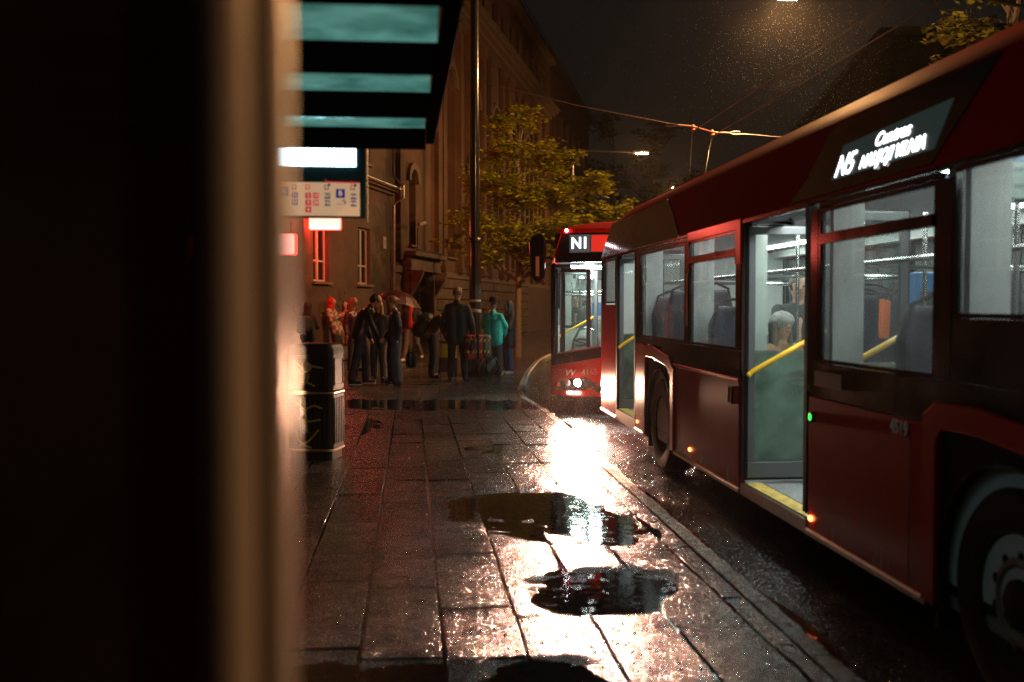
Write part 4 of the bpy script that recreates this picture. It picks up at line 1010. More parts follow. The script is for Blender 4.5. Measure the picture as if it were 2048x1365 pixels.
M_wire = mat('grey contact wire', (.22, .19, .17), .4, metal=.8)
HG = [Vector((5.93, 22.1, 5.6)), Vector((6.55, 22.7, 5.6))]
t = thing('overhead_wires', 'pair of trolleybus contact wires hung from a cross wire above the bus', 'wires', (6.2, 22.4, 5.6))
o0 = Vector((6.2, 22.4, 5.6))
for h in HG:
    g = MB(); pts = [Vector((h.x - .1, -6, 5.62)), Vector((h.x - .03, 14, 5.58)), h - Vector((0, .6, -.01)), h, h + Vector((.12, .5, 0)), h + Vector((1.9, 7.4, -.02)), h + Vector((9.5, 36, .05))]
    g.tube([p - o0 for p in pts], .012, 5); g.build('contact_wire', M_wire, t, smooth=True)
g = MB(); A = Vector((1.12, 22.6, 6.75)); B = Vector((13.5, 23.2, 5.35))
m0 = HG[0] + Vector((-.35, -.02, .14)); m1 = HG[1] + Vector((.4, .04, .10))
g.tube([A - o0, (A + m0) / 2 - o0 + Vector((0, 0, -.06)), m0 - o0], .010, 5); g.tube([m1 - o0, B - o0], .010, 5); g.build('cross_wire', M_wire, t)
M_ins = mat('rust brown insulator', (.28, .10, .04), .5)
g = MB(); g.tube([m0 - o0, HG[0] - o0 + Vector((0, 0, .12)), HG[1] - o0 + Vector((0, 0, .10)), m1 - o0], .020, 6); g.build('insulated_bar', M_ins, t)
for h in HG:
    g = MB(); g.lathe([(.03, 0), (.07, .03), (.05, .07), (.06, .10), (.02, .16)], h - o0, 'z', 10); g.build('insulator', M_ins, t)
for c, d in ((m0, -1), (m1, 1)):
    g = MB(); c = c - o0; g.tube([c, c + Vector((d * .08, 0, .03)), c + Vector((d * .26, 0, .03)), c + Vector((d * .26, 0, -.03)), c + Vector((d * .08, 0, -.03)), c], .010, 5); g.build('turnbuckle', M_wire, t)
# ============================================================ trees
M_bark = mat('young tree bark', (.15, .115, .075), .8, var=.3, vs=12, bump=.006, bs=40)
M_barkd = mat('dark bark', (.045, .035, .028), .85, var=.3, vs=6, bump=.01, bs=20)
def leafmat(name, c):
    m = bpy.data.materials.new(name); m.use_nodes = True; n = m.node_tree.nodes; l = m.node_tree.links; p = n['Principled BSDF']
    gi = n.new('ShaderNodeNewGeometry'); hs = n.new('ShaderNodeHueSaturation'); hs.inputs['Color'].default_value = (*c, 1)
    a = n.new('ShaderNodeMapRange'); a.inputs['To Min'].default_value = .55; a.inputs['To Max'].default_value = 1.45
    b = n.new('ShaderNodeMapRange'); b.inputs['To Min'].default_value = .48; b.inputs['To Max'].default_value = .515
    l.new(gi.outputs['Random Per Island'], a.inputs['Value']); l.new(a.outputs[0], hs.inputs['Value']); l.new(gi.outputs['Random Per Island'], b.inputs['Value']); l.new(b.outputs[0], hs.inputs['Hue'])
    l.new(hs.outputs[0], p.inputs['Base Color']); p.inputs['Roughness'].default_value = .45
    out = n['Material Output']; tr = n.new('ShaderNodeBsdfTranslucent'); l.new(hs.outputs[0], tr.inputs['Color']); mx = n.new('ShaderNodeMixShader'); mx.inputs[0].default_value = .35
    l.new(p.outputs[0], mx.inputs[1]); l.new(tr.outputs[0], mx.inputs[2]); l.new(mx.outputs[0], out.inputs['Surface']); return m
M_leaf = leafmat('lime green linden leaf', (.40, .40, .025)); M_leafd = leafmat('dark leaf', (.035, .048, .015)); M_leafo = leafmat('olive leaf', (.11, .11, .016))
def tree(label, base, trunk_h, tr, clumps, nleaf, size, lm, bark, seed, group=None, droop=0):
    rnd = random.Random(seed); t = thing('street_tree' if group is None else 'tree', label, 'tree', base, 0, group)
    tips = []; g = MB()
    lean = Vector((rnd.uniform(-.02, .02), 0, 0))
    top = Vector((lean.x * 8, 0, max(c[0][2] for c in clumps) * .93))
    tp = [Vector((0, 0, -.05)), Vector((.01, 0, trunk_h * .5)), Vector((.03, 0, trunk_h)), Vector((.0, .05, (trunk_h + top.z) / 2)), top]
    g.tube(tp, [tr * 1.15, tr * .95, tr * .8, tr * .5, tr * .12], 10); g.build('trunk', bark, t, smooth=True)
    g = MB()
    for c, r in clumps:
        c = Vector(c); s0 = Vector((0, 0, min(max(trunk_h * .9, c.z - (abs(c.x) + abs(c.y)) * .8 - .2), top.z * .9))); mid = s0.lerp(c, .5) + Vector((0, 0, .12 * c.length * .2))
        g.tube([s0, mid, c], [tr * .35, tr * .2, tr * .06], 6)
        for k in range(6):
            d = Vector((rnd.uniform(-1, 1), rnd.uniform(-1, 1), rnd.uniform(-.6, .8))) * Vector(r).length * .4
            g.tube([mid.lerp(c, rnd.random()), c + d * .5, c + d], [tr * .08, tr * .05, tr * .02], 4)
    g.build('branches', bark, t, smooth=True)
    g = MB(); tot = sum(r[0] * r[1] * r[2] for _, r in clumps)
    for c, r in clumps:
        n = int(nleaf * r[0] * r[1] * r[2] / tot)
        # sub sprays inside each clump, so that gaps stay between them
        subs = [Vector((rnd.gauss(0, .42) * r[0], rnd.gauss(0, .42) * r[1], rnd.gauss(0, .36) * r[2])) for _ in range(max(5, n // 26))]
        for _ in range(n):
            s_ = rnd.choice(subs); sp = min(r) * .20
            p = Vector(c) + s_ + Vector((rnd.gauss(0, sp * 1.2), rnd.gauss(0, sp * 1.2), rnd.gauss(0, sp * .45) - droop * abs(rnd.gauss(0, sp))))
            a = rnd.random() * 6.28; tl = rnd.uniform(-.7, .7); ln = size * rnd.uniform(.7, 1.25); wd = ln * .42
            d = Vector((math.cos(a), math.sin(a), -.35 + tl * .4)).normalized(); s2 = d.cross(Vector((0, 0, 1))).normalized() * wd; nrm = s2.cross(d).normalized() * wd * rnd.uniform(-.3, .3)
            g.add([p, p + d * ln * .5 + s2 + nrm, p + d * ln, p + d * ln * .5 - s2 + nrm], [(0, 1, 2), (0, 2, 3)])
    stuff(g.build('crown', lm, t))
    return t
tree('young street tree with lime green leaves lit by the lamp beside the mast', (2.66, 29.7, PAV), 2.5, .105,
     [((-2.0, .3, 3.5), (.45, .5, .35)), ((-1.0, -.2, 3.1), (.6, .6, .45)), ((-1.2, .2, 4.2), (.75, .7, .6)), ((0, 0, 3.7), (.9, .8, .7)), ((.9, -.3, 3.7), (.9, .8, .6)), ((1.7, -.1, 4.0), (.8, .8, .55)), ((2.5, .0, 4.4), (.7, .6, .5)), ((3.1, 0, 4.5), (.5, .5, .42)),
      ((2.2, -.2, 5.2), (.65, .7, .5)), ((1.2, .2, 4.9), (.9, .8, .6)), ((.1, 0, 4.9), (.9, .8, .7)), ((-.9, .1, 5.3), (.75, .7, .65)), ((-.3, .1, 6.2), (.8, .7, .6)), ((.8, .1, 6.0), (.7, .7, .6)), ((-.5, .0, 7.1), (.55, .5, .6)), ((.3, .0, 7.2), (.5, .5, .5)), ((1.5, .1, 5.9), (.5, .5, .45)),
      ((.3, -.3, 2.9), (.5, .5, .35)), ((1.5, .2, 3.0), (.6, .6, .35)), ((3.4, 0, 4.0), (.3, .3, .25))], 15500, .165, M_leaf, M_bark, 5, droop=.5)
rt = random.Random(8)
def clumps(wx, z0, z1, n, rr_=1.6):
    out = []
    for _ in range(n):
        z = rt.uniform(z0, z1); k = 1 - abs((z - (z0 + z1) / 2) / ((z1 - z0) / 2 + 1)) ** 2
        a = rt.random() * 6.28; q = rt.random() ** .5 * wx * max(.25, k); s_ = rt.uniform(.7, 1.2) * rr_
        out.append(((q * math.cos(a), q * math.sin(a), z), (s_, s_, s_ * .7)))
    return out
for i, (x, y, h, wx, lb) in enumerate([(17.8, 96, 20.5, 3.6, 'tall dark tree with a pointed top just past the end building'), (22.8, 101, 20, 4.6, 'broad dark tree behind the far street lamp'),
                                       (27.5, 106, 16, 4.6, 'dark tree right of the broad one, hung over by the wires'), (31.5, 100, 9, 5, 'low dark tree behind the near bus roof')]):
    tree(lb, (x, y, 0), h * .22, .35, clumps(wx, h * .28, h, 20, 1.7), 4200, .55, M_leafd, M_barkd, 20 + i, 'dark trees beyond the end of the street')
tree('large tree with lamp lit olive leaves above the front of the near bus', (14.6, 24.0, 0), 4.2, .28,
     [((-1.3, -.3, 8.4), (1.2, 1.1, .7)), ((-.2, -.8, 9.6), (1.6, 1.3, .9)), ((1.4, -.6, 8.2), (1.5, 1.3, .8)), ((-1.9, 0, 7.2), (.8, .8, .4)), ((-.7, -.4, 7.3), (1.0, .9, .4)), ((.6, 0, 10.8), (1.8, 1.5, .9)), ((2.6, 0, 9.6), (1.4, 1.3, .8)), ((2.0, 0, 7.2), (1.1, 1, .4)),
      ((-1.2, .3, 10.3), (1.0, .9, .6)), ((3.6, -.3, 8.6), (1.2, 1, .7))], 7500, .20, M_leafo, M_barkd, 31)
# ============================================================ litter bin
t = thing('litter_bin', 'black ribbed litter bin with two brass bands beside the blurred post', 'litter bin', (-1.13, 10.15, PAV), R(-14))
M_bin = mat('black bin plastic', (.014, .014, .014), .5, spec=.16, bump=.0006, bs=60, rvar=.08)
M_brass = mat('tarnished brass band', (.50, .36, .20), .35, metal=.8)
hw, hd = .235, .20
def rrect(hx, hy, r, n=5):
    p = []
    for cx, cy, a0 in ((hx - r, hy - r, 0), (-hx + r, hy - r, 90), (-hx + r, -hy + r, 180), (hx - r, -hy + r, 270)):
        p += [(cx + r * math.cos(R(a0 + 90 * k / n)), cy + r * math.sin(R(a0 + 90 * k / n))) for k in range(n + 1)]
    return p
g = MB(); g.prism(rrect(hw - .02, hd - .02, .05), 'z', 0, .09); g.build('base', M_bin, t)
g = MB(); g.prism(rrect(hw, hd, .06), 'z', .115, .655); g.build('lower_body', M_bin, t)
g = MB(); g.prism(rrect(hw, hd, .06), 'z', .70, 1.04); g.build('upper_body', M_bin, t)
for z in (.092, .662):
    g = MB(); g.prism(rrect(hw + .008, hd + .008, .065), 'z', z, z + .02); g.build('band', M_brass, t, bevel=.004)
g = MB()
p0 = rrect(hw + .004, hd + .004, .06); vs = []; N = len(p0)
for k, (s_, z) in enumerate([(1, 1.042), (1, 1.085), (.97, 1.12), (.90, 1.145), (.80, 1.158)]): vs += [(x * s_, y * s_, z) for x, y in p0]
g.add(vs, [(N * i + k, N * i + (k + 1) % N, N * (i + 1) + (k + 1) % N, N * (i + 1) + k) for i in range(4) for k in range(N)] + [tuple(range(4 * N, 5 * N)), tuple(range(N))[::-1]]); g.build('lid', M_bin, t, smooth=True)
for k in range(7):
    x = -.15 + .05 * k
    g = MB(); g.box(x - .014, -hd - .010, .16, x + .014, -hd - .001, .62); g.build('rib', M_bin, t, bevel=.004)
    if k < 6:
        g = MB(); g.box(hw + .001, -.125 + .05 * k - .014, .16, hw + .010, -.125 + .05 * k + .014, .62); g.build('rib', M_bin, t, bevel=.004)
g = MB(); g.frame('y', -.17, .74, .17, 1.02, .015, -hd - .008, -hd - .001); g.frame('x', -.13, .74, .13, 1.02, .015, hw + .001, hw + .008); g.build('door_rim', M_bin, t, bevel=.003)
st = mat('worn white sticker', (.50, .46, .38), .6)
g = MB(); g.lathe([(.052, 0), (.052, -.002), (.044, -.002), (.044, 0)], (-.03, -hd - .003, .93), 'y', 24); sk = g.build('round_sticker', st, t)
text('sticker_mark', '4', .075, st, sk, (-.03, -hd - .005, .932), RX, bold=.005)
gr = mat('faded yellow spray paint', (.20, .17, .05), .6)
g = MB()
for pp in ([(-.17, .60), (-.10, .55), (-.04, .50), (-.03, .40), (-.02, .28)], [(-.11, .42), (0, .39), (.12, .41)], [(.14, .52), (.05, .55), (-.02, .52), (-.06, .45)], [(-.14, .30), (-.11, .2), (-.04, .15), (.02, .13)], [(.10, .31), (.0, .20), (-.10, .15)], [(-.17, 1.0), (-.08, .93)], [(.02, .94), (.15, .92)], [(0, .86), (-.02, .78), (.06, .74)]):
    z_ = -hd - .012
    g = MB(); g.tube([(a, z_, b) for a, b in pp], .010, 4); g.v = [(x, z_ + (y - z_) * .2, z) for x, y, z in g.v]; g.build('graffiti', gr, t)
# ============================================================ the bus shelter
M_shf = mat('dark shelter steel', (.004, .004, .0045), .9, spec=0.)
M_steel = mat('brushed steel post', (.66, .58, .54), .36, metal=.35, spec=.35, bump=.0008, bs=180, rvar=.06)
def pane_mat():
    m = bpy.data.materials.new('glowing frosted roof glass'); m.use_nodes = True; n = m.node_tree.nodes; l = m.node_tree.links; p = n['Principled BSDF']
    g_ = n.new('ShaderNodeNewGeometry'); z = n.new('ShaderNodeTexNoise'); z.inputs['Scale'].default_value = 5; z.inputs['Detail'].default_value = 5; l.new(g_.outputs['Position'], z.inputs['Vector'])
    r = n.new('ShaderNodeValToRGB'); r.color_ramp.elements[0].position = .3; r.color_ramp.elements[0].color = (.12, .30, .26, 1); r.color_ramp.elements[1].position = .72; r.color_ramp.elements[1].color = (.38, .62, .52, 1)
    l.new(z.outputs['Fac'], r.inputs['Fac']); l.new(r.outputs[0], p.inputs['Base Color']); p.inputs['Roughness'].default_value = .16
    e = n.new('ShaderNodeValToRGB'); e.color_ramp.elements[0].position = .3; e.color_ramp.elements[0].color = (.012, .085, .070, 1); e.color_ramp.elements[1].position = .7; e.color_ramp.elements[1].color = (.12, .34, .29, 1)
    l.new(z.outputs['Fac'], e.inputs['Fac']); l.new(e.outputs[0], p.inputs['Emission Color']); p.inputs['Emission Strength'].default_value = .72  # no lamp behind these panes; their teal light is painted in as emission
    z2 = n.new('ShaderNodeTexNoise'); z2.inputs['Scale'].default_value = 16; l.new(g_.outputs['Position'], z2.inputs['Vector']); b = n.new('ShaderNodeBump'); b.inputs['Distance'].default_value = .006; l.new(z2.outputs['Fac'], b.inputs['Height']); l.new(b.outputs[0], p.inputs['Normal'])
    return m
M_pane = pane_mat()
sh = thing('bus_shelter', 'bus shelter with glass roof panes given a teal glow and a steel front post', 'bus shelter', (0, 0, PAV), 0)
ZR = 2.63 - PAV
ed = lambda y: .107 - .029 * (y - 3)       # outer edge of the roof
ybm = [1.15, 2.05, 2.90, 3.76, 4.62, 5.54]
def zroof(x, y): return ZR + .0 + .02 * (x + .5)
for i, y in enumerate(ybm):
    wb = .025
    g = MB(); g.box(-1.9, y - wb, ZR - .085, ed(y) - .047, y + wb, ZR + .05)
    g.build('roof_beam', M_shf, sh, bevel=.006)
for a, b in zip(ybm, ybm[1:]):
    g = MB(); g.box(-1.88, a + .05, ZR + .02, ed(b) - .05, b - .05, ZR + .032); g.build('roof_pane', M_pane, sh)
g = MB(); g.prism([(ed(.6) - .045, .6), (ed(.6), .6), (ed(5.58), 5.58), (ed(5.58) - .045, 5.58)], 'z', ZR - .05, ZR + .06); g.build('roof_edge_beam', M_shf, sh)
g = MB(); g.prism([(ed(.6) + .001, .6), (ed(.6) + .010, .6), (ed(5.58) + .010, 5.58), (ed(5.58) + .001, 5.58)], 'z', ZR - .01, ZR + .052); g.build('roof_edge_trim', mat('scuffed aluminium edge', (.10, .09, .08), .7, var=.4, vs=30), sh)
g = MB(); g.box(-1.96, .6, ZR - .05, -1.88, 5.58, ZR + .07); g.build('roof_edge_beam', M_shf, sh)
# front post, close to the lens: a wide and a narrow steel section with a dark groove
YP = .70
g = MB(); g.prism(rrect(.0185, .018, .0165), 'z', 0, ZR - .051); g.v = [(x - .1345, y + YP, z) for x, y, z in g.v]; po = g.build('post', M_steel, sh, smooth=True)
g = MB(); g.prism(rrect(.0092, .017, .0085), 'z', 0, ZR - .051); g.v = [(x - .1050, y + YP + .004, z) for x, y, z in g.v]; g.build('post_flange', M_steel, po, smooth=True)
g = MB(); g.box(-.1200, YP - .002, 0, -.1080, YP + .018, ZR - .052); g.build('post_groove', M_blkm, po)
M_side = glass('dark tinted side glass', (.06, .045, .035), .17, (.15, .105, .08), .25)
g = MB(); g.box(-.60, YP + .002, .08, -.152, YP + .03, ZR - .052); g.build('side_panel', M_side, sh)
g = MB(); g.box(-1.86, YP + .008, .10, -.605, YP + .028, ZR - .03); g.build('side_panel', mat('dark tinted panel', (.012, .011, .010), .12), sh)
for y in (3.45, 5.5):
    g = MB(); g.prism(rrect(.04, .04, .015), 'z', 0, ZR - .021); g.v = [(x - 1.92, yy + y, z) for x, yy, z in g.v]; g.build('rear_post', M_shf, sh, smooth=True)
g = MB(); g.box(-1.935, .95, .25, -1.925, 5.45, ZR - .1); g.build('back_glass', mat('dark shelter back panel', (.010, .009, .008), .8, spec=.1), sh)
g = MB(); g.box(-1.85, 1.6, .42, -1.45, 4.6, .46); g.build('bench', mat('bench wood', (.12, .07, .04), .5), sh)
# ---- the information board hung under the roof
ib = thing('information_board', 'hanging departure board with a glaring white screen and line map', 'departure board', (-.62, 5.72, 2.54), R(1.2))
hx = .40; c0 = 0
g = MB(); g.box(-.36, -.03, -.36, .268, .05, .06); g.build('housing', mat('dark teal housing', (.015, .05, .06), .35, coat=.3), ib, bevel=.008)
g = MB(); g.box(-.34, -.036, -.075, .215, -.031, .048); sc_ = g.build('screen', emat('white lcd screen', (.60, .86, 1.0), 7.0), ib)
dk = mat('lcd dark text', (.02, .03, .06), .5); 
for k, tx in enumerate(('N5', 'N6', 'N1', 'N4')):
    z = .040 - .0285 * k
    g = MB(); g.box(-.262, -.0385, z - .012, -.218, -.0365, z + .012); g.build('route_badge', dk, sc_)
    text('route_text', tx, .026, emat('lcd badge text', (.75, .9, 1), 3.0), sc_, (-.24, -.0395, z), RX, .0003, bold=.0006)
    g = MB(); g.frame('y', -.288, z - .007, -.272, z + .008, .003, -.0385, -.0365); g.build('bus_icon', dk, sc_)
M_paper = mat('glowing cream line map', (.5, .4, .3), .5, emit=(.62, .36, .20), es=.75)  # street lamp light on the map put in as an even emission
g = MB(); g.box(-.36, -.036, -.352, .235, -.031, -.165); mp = g.build('line_map', M_paper, ib)
nvy = mat('navy print', (.02, .03, .16), .5, emit=(.012, .015, .11), es=1.); rdp = mat('red print', (.50, .015, .02), .5, emit=(.36, .006, .012), es=1.); blp = mat('grey black print', (.05, .045, .06), .5, emit=(.03, .025, .05), es=1.); cr = mat('cream print', (.5, .4, .3), .5, emit=(.62, .40, .26), es=1.)  # prints carry the same painted-in light, as emission
def badge(u, v, s, m, tx, ts=.8):     # u from the map's left edge in picture pixels of the close-up, scaled
    x = -.36 + .595 * (u + 180) / 2000 * 1.0; z = -.165 - (v - 160) / 640 * .187
    g = MB(); g.box(x - s / 2, -.0385, z - s / 2, x + s / 2, -.0365, z + s / 2); b = g.build('map_badge', m, mp)
    if tx: text('map_text', tx, s * ts, cr, b, (x, -.0392, z), RX, .0003, bold=.0004)
def MU(u): return -.36 + .595 * (u + 180) / 2000
def MV(v): return -.165 - (v - 160) / 640 * .187
badge(420, 340, .050, nvy, 'A'); badge(1458, 370, .050, nvy, 'B')
for u, v, tx, m in ((615, 410, '11', nvy), (615, 545, 'S3', nvy), (858, 415, '2', rdp), (858, 550, '3', rdp), (858, 682, '6', rdp), (1000, 415, '12', rdp), (1000, 550, '20', rdp), (1215, 420, 'N1', blp), (1215, 555, 'N5', blp), (1705, 425, 'N4', blp), (1705, 560, 'N6', blp)):
    badge(u, v, .032, m, tx)
for u, m in ((605, blp), (848, rdp), (1200, blp), (1690, blp)):
    g = MB(); x, z = MU(u), MV(255); g.frame('y', x - .012, z - .010, x + .012, z + .014, .004, -.0385, -.0365); g.box(x - .011, -.0385, z - .016, x - .005, -.0365, z - .011); g.box(x + .005, -.0385, z - .016, x + .011, -.0365, z - .011); ic = g.build('vehicle_icon', m, mp)
    if u > 1100: g = MB(); g.lathe([(.008, -.0370), (.008, -.0385), (.005, -.0385), (.005, -.037)], (x + .014, 0, z + .014), 'y', 12); g.build('clock_icon', m, ic)
text('map_text', 'ANDIJOS st.', .020, blp, mp, (MU(60), -.0385, MV(225)), RX, .0003)
text('map_text', '\u2191', .045, blp, mp, (MU(1520), -.0385, MV(545)), RX, .0003)
g = MB(); g.box(MU(1380), -.0385, MV(575) - .001, MU(1490), -.0365, MV(575) + .001); g.build('map_line', blp, mp)
g = MB(); g.tube([(MU(1170), -.038, MV(105)), (MU(1215), -.038, MV(150)), (MU(1810), -.038, MV(160))], .004, 6); g.ball((MU(1670), -.042, MV(158)), .008, 8); g.build('red_line_mark', rdp, ib)
for x in (-.25, .2):
    g = MB(); g.cyl((x, .0, .061), (x, 0, .10), .015); g.build('hanger', M_shf, ib)
g = MB(); g.box(.272, -.02, -.38, .278, .04, .06); g.build('edge_bar', M_alu, ib)
lamp('screen_light', 'AREA', (-.62 - .06, 5.66, 2.53), 5, (.35, .80, 1.0), rot=(R(-90), 0, 0), shape='RECTANGLE', size=.52, size_y=.11)

t = thing('concrete_post', 'pale square post dimly seen through the dark side glass', 'post', (-2.92, 12.0, PAV - .01), R(8))
g = MB(); g.box(-.085, -.085, 0, .085, .085, 2.75); g.build('shaft', mat('pale concrete', (.34, .36, .28), .8, var=.35, vs=6, bump=.004, bs=30), t, bevel=.015)
g = MB(); g.prism([(-.10, -.10), (.10, -.10), (.10, .10), (-.10, .10)], 'z', 2.751, 2.80); g.build('cap', M_trim, t)
# ============================================================ people
def capsule(g, a, b, ra, rb, sx=1., sy=1., n=10):
    # closed tapered capsule; sx, sy squash the cross-section in world x / y
    a, b = Vector(a), Vector(b); d = b - a; L = max(d.length, 1e-4); t = d / L
    q = Vector((0, 0, 1)) if abs(t.z) < .9 else Vector((0, 1, 0)); u = t.cross(q).normalized(); w_ = t.cross(u); rings = []
    for k in (-80, -45, -10): rings.append((a + t * ra * math.sin(R(k)), ra * math.cos(R(k))))
    for k in (10, 45, 80): rings.append((b + t * rb * math.sin(R(k)), rb * math.cos(R(k))))
    vs = []
    for c, r in rings:
        for k in range(n):
            o = (u * math.cos(2 * math.pi * k / n) + w_ * math.sin(2 * math.pi * k / n)) * r
            vs.append((c.x + o.x * sx, c.y + o.y * sy, c.z + o.z))
    m = len(rings); fs = [(i * n + k, i * n + (k + 1) % n, (i + 1) * n + (k + 1) % n, (i + 1) * n + k) for i in range(m - 1) for k in range(n)]
    fs += [tuple(range(n))[::-1], tuple(range((m - 1) * n, m * n))]; g.add(vs, fs)
def fuse(g, name, m, parent, vox=.015, sm=3, fold=0., seed=0):
    # one continuous skin over all the pieces in g
    me = g.mesh('tmp'); o = bpy.data.objects.new('tmp', me)
    md = o.modifiers.new('r', 'REMESH'); md.mode = 'VOXEL'; md.voxel_size = vox; md.use_smooth_shade = True
    if sm: s_ = o.modifiers.new('s', 'SMOOTH'); s_.iterations = sm; s_.factor = .5
    r = evaluated(o)
    if fold:
        for v in r.vertices:
            p = v.co; k = noise.noise((p.x * 9 + seed, p.y * 9, p.z * 5)) + .6 * noise.noise((p.x * 22, p.y * 22 + seed, p.z * 14))
            v.co += v.normal * k * fold
    r.materials.clear(); r.materials.append(m); r.shade_smooth(); return link(name, r, parent)
M_skin = mat('skin', (.45, .25, .17), .5, var=.08, vs=12); M_shoew = mat('white shoe sole', (.6, .56, .5), .5); M_shoed = mat('black shoe leather', (.015, .015, .016), .3)
CL = {}
def cloth(n, c, rough=.8, **k):
    return mat(n, c, rough, var=k.pop('var', .25), vs=k.pop('vs', 14), bump=.002, bs=60, **k)
def person(label, x, y, rz, h=1.75, J=None, z=PAV, jacket=('dark jacket cloth', (.022, .022, .026)), jl=.80, trousers=('dark trouser cloth', (.018, .02, .028)), legw=1., hair=('dark brown hair', (.03, .018, .012)),
           style='short', shoe='dark', hood=None, hat=None, group=None, shirt=None, fat=1., jr=.75, extra=None, seedv=0):
    t = thing('person', label, 'person', (x, y, z), rz, group); s = h / 1.75
    P = dict(pel=(0, 0, .95), chest=(0, 0, 1.28), neck=(0, .01, 1.47), head=(0, -.015, 1.63),
             sl=(.178, .01, 1.365), el=(.25, .03, 1.12), wl=(.26, -.04, .87), sr=(-.178, .01, 1.365), er=(-.25, .03, 1.12), wr=(-.26, -.04, .87),
             hl=(.095, 0, .92), kl=(.11, -.02, .50), al=(.12, .02, .09), hr=(-.095, 0, .92), kr=(-.11, -.02, .50), ar=(-.12, .02, .09), fl=None, fr=None)
    if J: P.update(J)
    P = {k: (Vector(v) * s if v is not None else None) for k, v in P.items()}
    for a, f in (('al', 'fl'), ('ar', 'fr')):
        if P[f] is None: P[f] = P[a] + Vector((.03 * (1 if a == 'al' else -1), -.15, -.05)) * s
    # body
    g = MB(); hd = P['head']
    up = (P['head'] - P['neck']).normalized()
    capsule(g, hd - up * .035 * s, hd + up * .03 * s, .082 * s, .092 * s, .88, 1.02); capsule(g, hd - up * .07 * s + Vector((0, -.03 * s, 0)), hd - up * .02 * s + Vector((0, -.02 * s, 0)), .052 * s, .06 * s)
    g.ball(hd + Vector((0, -.098, -.01)) * s, .016 * s, 8, 1, 1.3, 1.5)
    for q in (-1, 1): g.ball(hd + Vector((q * .083, .01, -.005)) * s, .02 * s, 8, .5, 1, 1.5)
    capsule(g, P['neck'] - Vector((0, 0, .05)) * s, hd - up * .06 * s, .058 * s, .052 * s)
    capsule(g, P['chest'], P['neck'] - Vector((0, 0, .09)) * s, .125 * s, .09 * s, 1.15, .8); capsule(g, P['pel'], P['chest'], .12 * s, .125 * s, 1.15, .85)
    for a, b, c in (('sl', 'el', 'wl'), ('sr', 'er', 'wr')):
        q = 1 if a == 'sl' else -1
        capsule(g, P[a], P[b], .052 * s, .042 * s); capsule(g, P[b], P[c], .040 * s, .028 * s); capsule(g, P['neck'] - Vector((0, 0, .07)) * s, P[a], .06 * s, .055 * s)
        d = (P[c] - P[b]).normalized(); pm = P[c] + d * .06 * s; capsule(g, P[c], pm, .026 * s, .032 * s, .8)
        sd = d.cross(Vector((1, 0, 0))).normalized() if abs(d.x) < .9 else Vector((0, 0, 1))
        for i in range(4):
            o = pm + sd * (i - 1.5) * .019 * s; capsule(g, o, o + (d + Vector((-.25 * q, 0, 0))).normalized() * (.072 - .008 * abs(i - 1.4)) * s, .0095 * s, .008 * s, n=6)
        capsule(g, P[c] + d * .02 * s, P[c] + d * .06 * s + sd * -.05 * s, .011 * s, .009 * s, n=6)
    for a, b, c, f in (('hl', 'kl', 'al', 'fl'), ('hr', 'kr', 'ar', 'fr')):
        capsule(g, P[a], P[b], .082 * s, .058 * s); capsule(g, P[b], P[c], .055 * s, .038 * s); capsule(g, P[c], P[f], .036 * s, .03 * s)
    fuse(g, 'body', M_skin, t, .0155, 2)
    g = MB()
    for q in (-1, 1): g.ball(hd + Vector((q * .033, -.083, .012)) * s, .011 * s, 8)
    g.build('eyes', M_shoed, t); g = MB(); capsule(g, hd + Vector((-.022, -.088, -.047)) * s, hd + Vector((.022, -.088, -.047)) * s, .007 * s, .007 * s, n=6); g.build('mouth', mat('lips', (.35, .10, .09), .5), t)
    # jacket
    jm = cloth(*jacket, jr) if len(jacket) == 2 else jacket[2]
    g = MB(); F_ = fat; hem = P['pel'].lerp(P['chest'], 0) ; dv = (P['pel'] - P['chest']).normalized(); hem = P['chest'] + dv * (1.28 - jl) * s
    for q in (-1, 1):
        sh_ = P['sl'] if q > 0 else P['sr']
        capsule(g, sh_.lerp(P['neck'], .42) - Vector((0, 0, .05)) * s, P['chest'] + Vector((q * .07, 0, 0)) * s, .095 * s, .115 * s * F_)
        capsule(g, P['chest'] + Vector((q * .07, 0, 0)) * s, hem + Vector((q * .078, 0, .06)) * s, .118 * s * F_, .122 * s * F_)
    capsule(g, P['neck'] - Vector((0, -.0, .10)) * s, P['neck'] + Vector((0, .01, -.015)) * s, .085 * s, .075 * s)
    for a, b, c in (('sl', 'el', 'wl'), ('sr', 'er', 'wr')):
        capsule(g, P['neck'] - Vector((0, 0, .085)) * s, P[a], .072 * s, .070 * s); capsule(g, P[a], P[b], .072 * s * F_ ** .5, .062 * s * F_ ** .5); capsule(g, P[b], P[c].lerp(P[b], .08), .062 * s * F_ ** .5, .048 * s * F_ ** .5)
    if shirt is None: fuse(g, 'jacket', jm, t, .021, 2, .009, seedv)
    else:
        j = fuse(g, 'jacket', jm, t, .021, 2, .009, seedv)
        g = MB(); capsule(g, P['neck'] + Vector((0, -.06, -.05)) * s, P['pel'] + Vector((0, -.075, .02)) * s, .06 * s, .088 * s, 1, .8); fuse(g, 'shirt', cloth(*shirt), t, .015, 2, .004)
    # trousers
    tm = cloth(*trousers) ; g = MB(); lw = legw
    capsule(g, P['pel'] + Vector((-.04, 0, -.01)) * s, P['pel'] + Vector((.04, 0, -.01)) * s, .125 * s, .125 * s, 1, .9)
    for a, b, c in (('hl', 'kl', 'al'), ('hr', 'kr', 'ar')):
        capsule(g, P[a], P[b], .098 * s * lw ** .4, .070 * s * lw); capsule(g, P[b], P[c].lerp(P[b], .02), .070 * s * lw, .056 * s * lw ** 1.5)
    fuse(g, 'trousers', tm, t, .021, 2, .010, seedv + 5)
